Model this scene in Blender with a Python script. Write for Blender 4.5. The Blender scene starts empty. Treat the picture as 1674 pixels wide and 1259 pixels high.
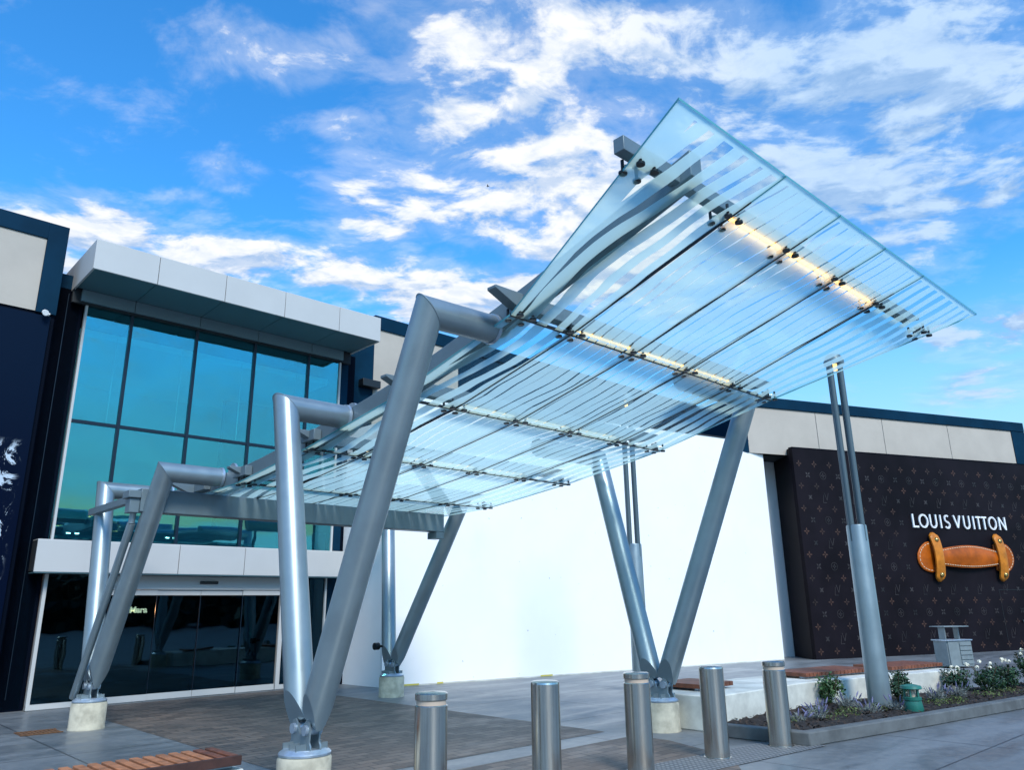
import bpy, bmesh, math, random
from mathutils import Vector, Matrix
R = math.radians
C = bpy.context.scene.collection
SC = bpy.context.scene
random.seed(7)

# ------------------------------------------------------------------ camera
cam_d = bpy.data.cameras.new("camera"); cam = bpy.data.objects.new("camera", cam_d); C.objects.link(cam)
cam_d.sensor_width = 36.0; cam_d.lens = 1256.26 / 1674 * 36.0; cam_d.clip_end = 2000; cam_d.clip_start = 0.05
_r = Vector((0.99989619, 0.00400348, -0.01384105)); _u = Vector((0.01440842, -0.27782815, 0.96052273)); _f = Vector((0, 0.96062245, 0.277857))
cam.matrix_world = Matrix(((_r.x, _u.x, -_f.x, 0), (_r.y, _u.y, -_f.y, 0), (_r.z, _u.z, -_f.z, 1.65), (0, 0, 0, 1)))
SC.camera = cam

# ------------------------------------------------------------------ node helpers
class NT:
    def __init__(s, tree): s.t = tree; s.n = tree.nodes; s.l = tree.links
    def node(s, typ, **kw):
        nd = s.n.new(typ)
        for k, v in kw.items(): setattr(nd, k, v)
        return nd
    def put(s, sock, v):
        if isinstance(v, bpy.types.NodeSocket): s.l.new(v, sock)
        elif v is not None:
            try: sock.default_value = v
            except Exception: sock.default_value = tuple(v) + (1,)
    def m(s, op, a, b=None, c=None, clamp=False):
        nd = s.node('ShaderNodeMath', operation=op); nd.use_clamp = clamp
        for i, v in enumerate((a, b, c)):
            if v is not None: s.put(nd.inputs[i], v)
        return nd.outputs[0]
    def mr(s, v, a, b, c=0.0, d=1.0, smooth=True):
        nd = s.node('ShaderNodeMapRange'); nd.interpolation_type = 'SMOOTHSTEP' if smooth else 'LINEAR'
        for i, q in enumerate((v, a, b, c, d)): s.put(nd.inputs[i], q)
        return nd.outputs[0]
    def mix(s, f, a, b, mode='MIX'):
        nd = s.node('ShaderNodeMix', data_type='RGBA', blend_type=mode)
        s.put(nd.inputs[0], f); s.put(nd.inputs[6], a); s.put(nd.inputs[7], b)
        return nd.outputs[2]
    def noise(s, vec, scale, detail=4, rough=.55, dist=0.0, dim='3D', out=0):
        nd = s.node('ShaderNodeTexNoise', noise_dimensions=dim)
        if vec is not None: s.l.new(vec, nd.inputs['Vector'])
        nd.inputs['Scale'].default_value = scale; nd.inputs['Detail'].default_value = detail
        nd.inputs['Roughness'].default_value = rough; nd.inputs['Distortion'].default_value = dist
        return nd.outputs[out]
    def mapv(s, vec, scale=(1, 1, 1), loc=(0, 0, 0), rot=(0, 0, 0)):
        nd = s.node('ShaderNodeMapping'); s.l.new(vec, nd.inputs[0])
        nd.inputs[1].default_value = loc; nd.inputs[2].default_value = rot; nd.inputs[3].default_value = scale
        return nd.outputs[0]
    def sep(s, vec):
        nd = s.node('ShaderNodeSeparateXYZ'); s.l.new(vec, nd.inputs[0]); return nd.outputs
    def comb(s, x, y, z):
        nd = s.node('ShaderNodeCombineXYZ')
        for i, v in enumerate((x, y, z)): s.put(nd.inputs[i], v)
        return nd.outputs[0]
    def mixs(s, f, a, b):
        nd = s.node('ShaderNodeMixShader'); s.put(nd.inputs[0], f); s.l.new(a, nd.inputs[1]); s.l.new(b, nd.inputs[2]); return nd.outputs[0]
    def schlick(s, f0=.045, gain=1.0):
        lw = s.node('ShaderNodeLayerWeight'); lw.inputs[0].default_value = .5
        return s.m('MULTIPLY', s.m('ADD', s.m('MULTIPLY', s.m('POWER', lw.outputs['Facing'], 5.0), 1 - f0), f0), gain, clamp=True)
    def bump(s, h, strength=.3, dist=.01):
        nd = s.node('ShaderNodeBump'); s.put(nd.inputs['Height'], h)
        nd.inputs['Strength'].default_value = strength; nd.inputs['Distance'].default_value = dist
        return nd.outputs[0]

# ------------------------------------------------------------------ world: daylight sky with clouds
SUN_AZ, SUN_EL = 157.0, 44.0
world = bpy.data.worlds.new("World"); SC.world = world; world.use_nodes = True
W = NT(world.node_tree); W.n.clear()
sky = W.node('ShaderNodeTexSky', sky_type='NISHITA'); sky.sun_disc = False
sky.sun_elevation = R(SUN_EL); sky.sun_rotation = R(SUN_AZ); sky.altitude = 100; sky.air_density = 1.0; sky.dust_density = .6; sky.ozone_density = 2.0
tc = W.node('ShaderNodeTexCoord'); nv = tc.outputs['Generated']
nx, ny, nz = W.sep(nv)
az = W.m('ARCTAN2', nx, ny); el = W.m('ARCSINE', nz)
den = W.m('ADD', W.m('MAXIMUM', nz, 0.0), 0.16)
px_ = W.m('DIVIDE', nx, den); py_ = W.m('DIVIDE', ny, den)
pv = W.comb(px_, py_, 0.37)
blobs = [(.00, .57, .24, .12, .80), (.05, .71, .24, .09, .76), (-.17, .50, .12, .055, .66), (-.20, .424, .22, .045, .72),
         (-.377, .424, .12, .032, .82), (-.56, .430, .12, .036, .92), (-.387, .52, .045, .024, .64), (-.31, .663, .15, .035, .54),
         (-.226, .594, .06, .028, .70), (.30, .65, .25, .10, .74), (.58, .60, .24, .13, .73), (.52, .46, .16, .08, .66),
         (.585, .29, .08, .03, .82), (.60, .235, .09, .022, .75), (.225, .46, .24, .11, .86), (-.47, .38, .2, .03, .70), (-.05, .40, .2, .045, .9),
         (-.43, .475, .05, .02, .55)]
cov = None
for a0, e0, sa, se, wgt in blobs:
    sa *= 1.12; se *= 1.12
    q = W.m('ADD', W.m('POWER', W.m('DIVIDE', W.m('SUBTRACT', az, a0), sa), 2.0), W.m('POWER', W.m('DIVIDE', W.m('SUBTRACT', el, e0), se), 2.0))
    g = W.m('MULTIPLY', W.m('EXPONENT', W.m('MULTIPLY', W.m('POWER', q, 1.6), -1.0)), wgt)
    cov = g if cov is None else W.m('MAXIMUM', cov, g)
# the sky that is only seen reflected, behind the camera: loose cloud
behind = W.m('MULTIPLY', W.mr(ny, .25, -.1), .34)
cov = W.m('MAXIMUM', cov, behind)
# puffy altocumulus: warped noise at two scales, wisps drawn out along the wind
warp = W.noise(pv, 2.2, 3, .5, 0, out=1)
wv = W.node('ShaderNodeVectorMath', operation='MULTIPLY_ADD'); W.l.new(warp, wv.inputs[0]); wv.inputs[1].default_value = (.22, .22, 0); W.l.new(pv, wv.inputs[2])
pw = W.mapv(wv.outputs[0], (1.0, 1.35, 1), rot=(0, 0, .5))
n_big = W.noise(pw, 4.5, 10, .58, .1)
n_fine = W.noise(pw, 13.0, 8, .62, .2)
wisp = W.noise(W.mapv(pv, (1.3, 5.0, 1), rot=(0, 0, .7)), 1.9, 8, .66, .9)
dens = W.m('ADD', W.m('MULTIPLY', n_big, .62), W.m('ADD', W.m('MULTIPLY', n_fine, .24), W.m('MULTIPLY', wisp, .16)))
thr = W.m('SUBTRACT', .68, W.m('MULTIPLY', cov, .32))
excess = W.m('SUBTRACT', dens, thr)
cl = W.m('MAXIMUM', W.mr(excess, -.035, .085), W.m('MULTIPLY', W.mr(excess, -.15, .02), .30))
# cloud shading: thin rims bright, thick bases grey-blue, light from above right
sh_v = W.mapv(pw, (1, 1, 1), loc=(.04, -.05, 0))
n_sh = W.noise(sh_v, 4.5, 10, .58, .1)
lit = W.m('ADD', W.mr(W.m('SUBTRACT', n_big, n_sh), -.07, .07), W.m('MULTIPLY', W.mr(n_fine, .36, .64), .5))
lit = W.m('MULTIPLY', lit, .72, clamp=True)
right_grey = W.mr(az, .10, .45)
shade_c = W.mix(right_grey, (1.45, 2.15, 3.3, 1), (1.05, 1.85, 3.15, 1))
lit_c = W.mix(right_grey, (3.8, 3.9, 4.05, 1), (2.2, 2.95, 3.95, 1))
cloud_c = W.mix(lit, shade_c, lit_c)
hs = W.node('ShaderNodeHueSaturation'); hs.inputs['Saturation'].default_value = 1.25; hs.inputs['Value'].default_value = 1.0
W.l.new(sky.outputs[0], hs.inputs['Color'])
base = W.mix(1.0, hs.outputs[0], (.46, 1.0, 1.18, 1), 'MULTIPLY')
# thin pale veil low down
veil = W.m('MULTIPLY', W.mr(el, .40, .12), W.m('MAXIMUM', W.mr(az, .05, .4, .25, .8), W.mr(ny, .2, -.2, 0, .95)))
base = W.mix(veil, base, (1.9, 3.05, 3.55, 1))
col = W.mix(cl, base, cloud_c)
# low evening glow on the side behind the viewer (mirrored in the shop glass)
glow = W.m('MULTIPLY', W.m('MULTIPLY', W.mr(el, .15, .10), W.mr(el, .085, .10)), W.m('MULTIPLY', W.mr(az, 1.7, 1.9), W.mr(az, 2.6, 2.3)))
col = W.mix(W.m('MULTIPLY', glow, .8), col, (3.6, 3.1, 1.7, 1))
bg = W.node('ShaderNodeBackground'); bg.inputs['Strength'].default_value = 0.13
W.l.new(col, bg.inputs['Color'])
wo = W.node('ShaderNodeOutputWorld'); W.l.new(bg.outputs[0], wo.inputs[0])

# ------------------------------------------------------------------ sun (veiled, soft) and exposure
sd = bpy.data.lights.new("sun", 'SUN'); sd.energy = 1.6; sd.angle = R(18); sd.color = (1.0, .95, .88)
so = bpy.data.objects.new("sun", sd); C.objects.link(so)
_s = Vector((math.sin(R(SUN_AZ)) * math.cos(R(SUN_EL)), math.cos(R(SUN_AZ)) * math.cos(R(SUN_EL)), math.sin(R(SUN_EL))))
so.rotation_euler = _s.to_track_quat('Z', 'Y').to_euler(); so.location = _s * 60
SC.view_settings.view_transform = 'Standard'; SC.view_settings.look = 'None'
SC.view_settings.gamma = 1; SC.view_settings.exposure = 1.02
SC.cycles.transparent_max_bounces = 24; SC.cycles.max_bounces = 10; SC.cycles.use_denoising = True

# ------------------------------------------------------------------ site axes: D along the entrance front, E out from it towards the viewer
D = Vector((0.728311, 0.685247, 0)); E = Vector((0.685247, -0.728311, 0)); Z = Vector((0, 0, 1))
WD = Vector((0.851010, 0.525149, 0)); WN = Vector((-0.525149, 0.851010, 0)); WC = 16.6919      # white hoarding
LD = Vector((0.930748, 0.365661, 0)); LN = Vector((-0.365661, 0.930748, 0)); LC = 19.4862      # dark hoarding
def P(d, e, z=0): return D * d + E * e + Z * z
def PW(w, n, z=0): return WD * w + WN * (WC + n) + Z * z
def PL(l, n, z=0): return LD * l + LN * (LC + n) + Z * z
def PX(x, y, z=0): return Vector((x, y, z))

# ------------------------------------------------------------------ materials
MATS = {}
def mat(name, base=(.5, .5, .5), rough=.5, metal=0.0, spec=.5, noise=0.0, nscale=6, emit=None, estr=0, rvar=0.0, bump=0.0, bscale=60, coat=0):
    if name in MATS: return MATS[name]
    m = bpy.data.materials.new(name); m.use_nodes = True; MATS[name] = m
    t = NT(m.node_tree); b = t.n['Principled BSDF']
    b.inputs['Base Color'].default_value = (*base, 1); b.inputs['Roughness'].default_value = rough
    b.inputs['Metallic'].default_value = metal; b.inputs['Specular IOR Level'].default_value = spec
    b.inputs['Coat Weight'].default_value = coat
    if noise or rvar or bump:
        g = t.node('ShaderNodeNewGeometry').outputs['Position']
        nn = t.noise(g, nscale, 6, .6)
        if noise:
            dk = tuple(c * (1 - noise) for c in base) + (1,); lt = tuple(min(1, c * (1 + noise)) for c in base) + (1,)
            t.l.new(t.mix(t.mr(nn, .3, .7), dk, lt), b.inputs['Base Color'])
        if rvar: t.l.new(t.mr(nn, .3, .7, rough - rvar, rough + rvar), b.inputs['Roughness'])
        if bump: t.l.new(t.bump(t.noise(g, bscale, 4), bump, .004), b.inputs['Normal'])
    if emit:
        b.inputs['Emission Color'].default_value = (*emit, 1); b.inputs['Emission Strength'].default_value = estr
    return m
M_steel = mat('blue_grey_steel_paint', (.27, .335, .362), .40, .6, .5, noise=.06, nscale=3, rvar=.05)
M_beam = mat('beam_steel_paint', (.15, .20, .225), .45, .2, .4, noise=.06, nscale=3)
M_rod = mat('dark_rod_paint', (.085, .125, .145), .45, .2, .4)
M_flange = mat('galvanised_flange', (.42, .50, .58), .35, .6, noise=.12, nscale=12)
def stainless():
    m = bpy.data.materials.new('brushed_stainless'); m.use_nodes = True; t = NT(m.node_tree); b = t.n['Principled BSDF']
    g = t.node('ShaderNodeNewGeometry').outputs['Position']
    st = t.noise(t.mapv(g, (60, 60, 1.2)), 1.0, 4, .6); big = t.noise(g, 3.0, 4, .6)
    t.l.new(t.mix(t.mr(st, .3, .7), (.50, .46, .41, 1), (.64, .60, .54, 1)), b.inputs['Base Color'])
    b.inputs['Metallic'].default_value = 1.0
    t.l.new(t.mr(big, .3, .7, .17, .27), b.inputs['Roughness'])
    return m
M_stainless = stainless()
M_chrome = mat('fitting_steel', (.45, .5, .52), .2, 1.0)
M_bolt = mat('dark_fitting', (.015, .02, .025), .4, .3)
M_conc = mat('footing_concrete', (.47, .43, .33), .85, noise=.25, nscale=5, bump=.3, bscale=40)
M_kerb = mat('kerb_concrete', (.105, .115, .118), .85, noise=.25, nscale=3, bump=.3, bscale=50)
M_wallc = mat('pale_bench_concrete', (.60, .60, .54), .8, noise=.22, nscale=2.2, bump=.25, bscale=40)
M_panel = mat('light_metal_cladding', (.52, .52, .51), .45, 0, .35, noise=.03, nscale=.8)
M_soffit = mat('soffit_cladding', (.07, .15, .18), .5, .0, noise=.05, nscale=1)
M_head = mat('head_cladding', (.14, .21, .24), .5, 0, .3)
M_joint = mat('dark_joint', (.015, .02, .025), .8)  # near-black tone for joints, backings and cappings
M_navy = mat('navy_cladding', (.0025, .026, .055), .6, 0, .06, noise=.15, nscale=1.2)
M_dark = mat('black_navy_recess', (.0009, .0032, .010), .6, 0, .05)
M_frame = mat('dark_mullion', (.006, .018, .035), .35, .3)
M_beige = mat('beige_render', (.47, .42, .36), .85, noise=.05, nscale=1.1, bump=.1, bscale=90)
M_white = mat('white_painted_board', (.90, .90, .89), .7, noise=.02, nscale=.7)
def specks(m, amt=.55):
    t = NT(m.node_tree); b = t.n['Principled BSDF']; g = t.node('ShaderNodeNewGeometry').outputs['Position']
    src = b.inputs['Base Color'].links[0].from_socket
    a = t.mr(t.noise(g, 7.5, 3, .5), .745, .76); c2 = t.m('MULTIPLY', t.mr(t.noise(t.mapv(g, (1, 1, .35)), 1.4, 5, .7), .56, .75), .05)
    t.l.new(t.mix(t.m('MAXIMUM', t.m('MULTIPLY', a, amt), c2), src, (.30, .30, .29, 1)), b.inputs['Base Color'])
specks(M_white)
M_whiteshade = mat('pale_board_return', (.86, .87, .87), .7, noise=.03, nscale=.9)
M_lv = mat('dark_brown_vinyl', (.0085, .0062, .0090), .55, 0, .09, noise=.35, nscale=.6)
M_lvmark = mat('monogram_brown', (.046, .019, .011), .55, noise=.7, nscale=1.6)
M_lvmark2 = mat('monogram_grey', (.026, .020, .020), .5, noise=.85, nscale=1.4)
M_lettw = mat('white_letter', (.86, .86, .86), .5)
M_leather = mat('tan_leather', (.40, .085, .003), .42, 0, .3, noise=.3, nscale=2.2, bump=.15, bscale=30)
M_leather2 = mat('tan_strap_leather', (.52, .17, .014), .42, 0, .3, noise=.3, nscale=2.6, bump=.15, bscale=30)
M_stitch = mat('cream_stitching', (.75, .62, .42), .7)
M_brass = mat('brass_stud', (.55, .36, .12), .25, 1.0)
M_wood = mat('reddish_timber', (.17, .055, .026), .55, noise=.35, nscale=9, bump=.15, bscale=50)
M_woodd = mat('shaded_timber', (.055, .022, .016), .6, noise=.3, nscale=9)  # timber darkened: shadow along the bench's front edge put into the colour
M_wood2 = mat('orange_timber', (.40, .155, .065), .55, noise=.3, nscale=7, bump=.15, bscale=50)
M_green = mat('green_lamp_paint', (.018, .15, .12), .4, noise=.1)
M_binm = mat('bin_grey_paint', (.19, .23, .24), .5, .0, noise=.1)
M_leaf = mat('leaf_green', (.030, .085, .018), .5, noise=.6, nscale=9)
M_leaf2 = mat('dark_leaf', (.018, .055, .020), .5, noise=.6, nscale=9)
M_lav = mat('lavender_leaf', (.16, .18, .17), .7, noise=.4, nscale=14)
M_lavf = mat('lavender_flower', (.15, .15, .27), .7, noise=.3, nscale=20)
M_rose = mat('cream_petal', (.82, .78, .62), .6, noise=.12, nscale=20)
M_stem = mat('plant_stem', (.07, .055, .03), .8)
M_soil = mat('dark_mulch', (.016, .011, .009), .95, noise=.7, nscale=22, bump=.9, bscale=45)
M_rust = mat('rusty_iron', (.14, .065, .028), .8, noise=.4, nscale=25)
M_led = mat('warm_led_strip', (.9, .8, .6), .5, emit=(1.0, .38, .05), estr=3.4)
M_led1 = mat('pale_warm_led_strip', (.9, .8, .6), .5, emit=(1.0, .50, .14), estr=1.5)
M_led2 = mat('dim_led_strip', (.75, .74, .70), .5, emit=(1.0, .78, .48), estr=.55)
M_lampglow = mat('warm_lamp_glass', (.9, .7, .4), .5, emit=(1.0, .55, .16), estr=1.3)
M_bolglass = mat('frosted_bollard_ring', (.52, .41, .32), .4)
M_gasket = mat('black_gasket', (.006, .008, .010), .5)
M_sign = mat('lit_sign_letter', (.9, .8, .6), .5, emit=(1.0, .50, .22), estr=20)
M_floor = mat('interior_floor', (.06, .09, .11), .4)
M_intwall = mat('interior_wall', (.62, .66, .66), .8)
M_intceil = mat('interior_ceiling', (.75, .77, .77), .8)
M_downl = mat('downlight', (.9, .9, .9), .5, emit=(1, .95, .85), estr=5)
M_black = mat('black_plastic', (.01, .012, .014), .4)
M_tree = mat('far_foliage', (.045, .065, .045), .8, noise=.6, nscale=.5)
M_bird = mat('bird_feather', (.02, .02, .022), .8)

def canopy_glass():
    """laminated glass, white ceramic frit interrupted by wavy clear stripes; UV = metres across / along"""
    m = bpy.data.materials.new('fritted_canopy_glass'); m.use_nodes = True; t = NT(m.node_tree); t.n.clear()
    uv = t.node('ShaderNodeUVMap').outputs[0]
    u, v, _ = t.sep(uv)
    wob = t.noise(t.comb(t.m('MULTIPLY', u, .9), t.m('MULTIPLY', v, .8), 0), 1.0, 2, .5)
    wob2 = t.noise(t.comb(t.m('MULTIPLY', u, 4.0), t.m('MULTIPLY', v, .8), 3.1), 1.0, 1, .5)
    sway = t.m('MULTIPLY', t.m('SINE', t.m('ADD', t.m('MULTIPLY', v, 1.9), t.m('MULTIPLY', u, .5))), .05)
    uw = t.m('ADD', u, t.m('ADD', sway, t.m('ADD', t.m('MULTIPLY', t.m('SUBTRACT', wob, .5), .22), t.m('MULTIPLY', t.m('SUBTRACT', wob2, .5), .10))))
    # thin clear lines in the middle three bays, uneven in width and dying out here and there
    k5 = t.m('MULTIPLY', uw, 6.2); idn = t.m('FLOOR', k5)
    vary = t.noise(t.comb(t.m('MULTIPLY', idn, 3.37), t.m('MULTIPLY', v, .45), 1.7), 1.0, 1, .5)
    fr = t.m('ABSOLUTE', t.m('SUBTRACT', t.m('FRACT', k5), .5))
    thin = t.m('LESS_THAN', fr, t.mr(vary, .36, .56, .012, .078))
    # wide clear bands in the two edge bays
    uw2 = t.m('ADD', u, t.m('ADD', t.m('MULTIPLY', sway, 1.6), t.m('MULTIPLY', t.m('SUBTRACT', wob, .5), .26)))
    k4 = t.m('MULTIPLY', uw2, 4.4); idw = t.m('FLOOR', k4)
    vary2 = t.noise(t.comb(t.m('MULTIPLY', idw, 5.13), t.m('MULTIPLY', v, .30), 4.4), 1.0, 1, .5)
    fr2 = t.m('ABSOLUTE', t.m('SUBTRACT', t.m('FRACT', k4), .5))
    wide = t.m('LESS_THAN', fr2, t.mr(vary2, .35, .65, .13, .27))
    mk = t.node('ShaderNodeMix'); mk.data_type = 'FLOAT'
    edge = t.m('ADD', t.m('LESS_THAN', u, 5.494), t.m('GREATER_THAN', u, 8.494))
    t.put(mk.inputs[0], edge); t.put(mk.inputs[2], thin); t.put(mk.inputs[3], wide)
    stripe = t.m('MULTIPLY', mk.outputs[0], t.m('LESS_THAN', v, -2.57))
    stripe = t.m('MULTIPLY', stripe, t.m('GREATER_THAN', u, t.m('ADD', 4.74, t.m('MULTIPLY', t.m('MAXIMUM', t.m('ADD', v, 4.96), 0.0), -.20))))
    gl = t.node('ShaderNodeBsdfGlossy'); gl.inputs['Roughness'].default_value = .04; gl.inputs['Color'].default_value = (.75, .92, .95, 1)
    clear_t = t.node('ShaderNodeBsdfTransparent'); clear_t.inputs['Color'].default_value = (.93, .985, .985, 1)
    fr_t = t.node('ShaderNodeBsdfTransparent'); fr_t.inputs['Color'].default_value = (.78, .98, .96, 1)
    tl = t.node('ShaderNodeBsdfTranslucent'); tl.inputs['Color'].default_value = (.76, .99, .93, 1)
    df = t.node('ShaderNodeBsdfDiffuse'); df.inputs['Color'].default_value = (.60, .92, .90, 1)
    milk = t.mixs(.18, tl.outputs[0], df.outputs[0])
    frit = t.mixs(.77, fr_t.outputs[0], milk)
    body = t.mixs(stripe, frit, clear_t.outputs[0])
    out = t.mixs(t.schlick(.045, .8), body, gl.outputs[0])
    o = t.node('ShaderNodeOutputMaterial'); t.l.new(out, o.inputs[0])
    return m
M_cglass = canopy_glass()
def clear_glass():
    m = bpy.data.materials.new('clear_canopy_glass'); m.use_nodes = True; t = NT(m.node_tree); t.n.clear()
    gl = t.node('ShaderNodeBsdfGlossy'); gl.inputs['Roughness'].default_value = .03
    tr = t.node('ShaderNodeBsdfTransparent'); tr.inputs['Color'].default_value = (.97, .995, .995, 1)
    o = t.node('ShaderNodeOutputMaterial'); t.l.new(t.mixs(t.schlick(.03, .5), tr.outputs[0], gl.outputs[0]), o.inputs[0])
    return m
M_clear = clear_glass()
M_gedge = mat('green_glass_edge', (.10, .34, .36), .2, 0, .6)

def facade_glass(name, tint, trans, refl):
    m = bpy.data.materials.new(name); m.use_nodes = True; t = NT(m.node_tree); t.n.clear()
    g = t.node('ShaderNodeNewGeometry').outputs['Position']
    bn = t.bump(t.noise(t.mapv(g, (.8, .8, 1.6)), 1.0, 2), .05, .05)
    gl = t.node('ShaderNodeBsdfGlossy'); gl.inputs['Roughness'].default_value = .015; gl.inputs['Color'].default_value = (*tint, 1)
    t.l.new(bn, gl.inputs['Normal'])
    tr = t.node('ShaderNodeBsdfTransparent'); tr.inputs['Color'].default_value = (*trans, 1)
    fac = t.m('ADD', t.schlick(.045, 1.0), refl, clamp=True)
    o = t.node('ShaderNodeOutputMaterial'); t.l.new(t.mixs(fac, tr.outputs[0], gl.outputs[0]), o.inputs[0])
    return m
M_upglass = facade_glass('teal_reflective_glass', (.26, .80, .86), (.50, .92, .95), .23)
M_doorglass = facade_glass('dark_door_glass', (.26, .54, .68), (.10, .17, .22), .05)

def ground_mat():
    m = bpy.data.materials.new('concrete_paving'); m.use_nodes = True; t = NT(m.node_tree); b = t.n['Principled BSDF']
    g = t.node('ShaderNodeNewGeometry').outputs['Position']
    uv = t.mapv(g, rot=(0, 0, R(-43.249)))
    n1 = t.noise(t.mapv(uv, (.5, 1.6, 1)), .9, 6, .6, .4); n2 = t.noise(uv, 7, 6, .65); n3 = t.noise(uv, 55, 4, .7)
    c = t.mix(t.mr(n1, .35, .68), (.098, .116, .132, 1), (.168, .184, .198, 1))
    c = t.mix(t.m('MULTIPLY', t.mr(n2, .35, .75), .45), c, (.25, .255, .255, 1))
    c = t.mix(t.m('MULTIPLY', t.mr(n3, .55, .75), .35), c, (.07, .08, .095, 1))
    x, y, z = t.sep(uv)
    def line(q, period, off, w):
        f = t.m('ABSOLUTE', t.m('SUBTRACT', t.m('FRACT', t.m('DIVIDE', t.m('ADD', q, off), period)), .5))
        return t.m('LESS_THAN', f, w / period)
    ln = t.m('MAXIMUM', line(x, 2.6, .9, .013), line(y, 2.6, .55, .013))
    c = t.mix(t.m('MULTIPLY', ln, .9), c, (.03, .035, .042, 1))
    t.l.new(c, b.inputs['Base Color'])
    t.l.new(t.mr(n1, .3, .7, .28, .56), b.inputs['Roughness'])
    b.inputs['Specular IOR Level'].default_value = .55
    t.l.new(t.bump(t.m('SUBTRACT', t.m('MULTIPLY', n3, .5), ln), .25, .006), b.inputs['Normal'])
    return m
def paver_mat():
    m = bpy.data.materials.new('dark_brick_paving'); m.use_nodes = True; t = NT(m.node_tree); b = t.n['Principled BSDF']
    g = t.node('ShaderNodeNewGeometry').outputs['Position']
    uv = t.mapv(g, rot=(0, 0, R(-43.249)))
    br = t.node('ShaderNodeTexBrick'); t.l.new(uv, br.inputs['Vector'])
    br.inputs['Scale'].default_value = 1.0; br.inputs['Brick Width'].default_value = .30; br.inputs['Row Height'].default_value = .15
    br.inputs['Mortar Size'].default_value = .008; br.inputs['Color1'].default_value = (.185, .140, .112, 1); br.inputs['Color2'].default_value = (.075, .060, .052, 1)
    br.inputs['Mortar'].default_value = (.02, .02, .021, 1)
    n1 = t.noise(uv, 1.1, 6, .65); n2 = t.noise(uv, 30, 5, .6)
    c = t.mix(t.mr(n1, .42, .8), br.outputs['Color'], (.13, .105, .090, 1))
    c = t.mix(t.m('MULTIPLY', t.mr(n2, .5, .8), .5), c, (.21, .19, .18, 1))
    t.l.new(c, b.inputs['Base Color']); t.l.new(t.mr(n1, .3, .7, .45, .72), b.inputs['Roughness'])
    t.l.new(t.bump(t.m('SUBTRACT', t.m('MULTIPLY', n2, .3), br.outputs['Fac']), .4, .006), b.inputs['Normal'])
    return m
def tactile_mat():
    m = bpy.data.materials.new('tactile_paving'); m.use_nodes = True; t = NT(m.node_tree); b = t.n['Principled BSDF']
    g = t.node('ShaderNodeNewGeometry').outputs['Position']
    uv = t.mapv(g, rot=(0, 0, R(-38.5)))
    x, y, z = t.sep(uv)
    fx = t.m('SUBTRACT', t.m('FRACT', t.m('MULTIPLY', x, 15.0)), .5); fy = t.m('SUBTRACT', t.m('FRACT', t.m('MULTIPLY', y, 15.0)), .5)
    r = t.m('SQRT', t.m('ADD', t.m('MULTIPLY', fx, fx), t.m('MULTIPLY', fy, fy)))
    dot = t.mr(r, .36, .22)
    n1 = t.noise(uv, 3, 5, .6)
    c = t.mix(dot, t.mix(n1, (.07, .08, .09, 1), (.12, .13, .14, 1)), (.26, .265, .27, 1))
    t.l.new(c, b.inputs['Base Color']); b.inputs['Roughness'].default_value = .6
    t.l.new(t.bump(dot, .8, .006), b.inputs['Normal'])
    return m
def poster_mat():
    m = bpy.data.materials.new('mountain_poster_print'); m.use_nodes = True; t = NT(m.node_tree); b = t.n['Principled BSDF']
    g = t.node('ShaderNodeNewGeometry').outputs['Position']
    x, y, z = t.sep(g)
    ridge = t.noise(t.mapv(g, (1.4, 1.4, .8)), 2.6, 12, .74, 1.1)
    band = t.m('MULTIPLY', t.mr(z, 4.75, 4.55), t.mr(z, .5, 1.0))
    lean = t.mr(t.m('ADD', t.m('MULTIPLY', x, .728), t.m('MULTIPLY', y, .685)), 2.98, 2.3)
    snow = t.m('MULTIPLY', t.mr(t.m('ADD', ridge, t.m('MULTIPLY', lean, .10)), .545, .575), t.m('MULTIPLY', band, t.mr(lean, .0, .15)))
    sky = t.mix(t.mr(z, 3.0, 7.0), (.0009, .004, .017, 1), (.0018, .009, .026, 1))
    c = t.mix(snow, sky, (.50, .58, .66, 1))
    t.l.new(c, b.inputs['Base Color']); b.inputs['Roughness'].default_value = .45; b.inputs['Specular IOR Level'].default_value = .05
    return m
M_ground, M_paver, M_tactile, M_poster = ground_mat(), paver_mat(), tactile_mat(), poster_mat()

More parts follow.
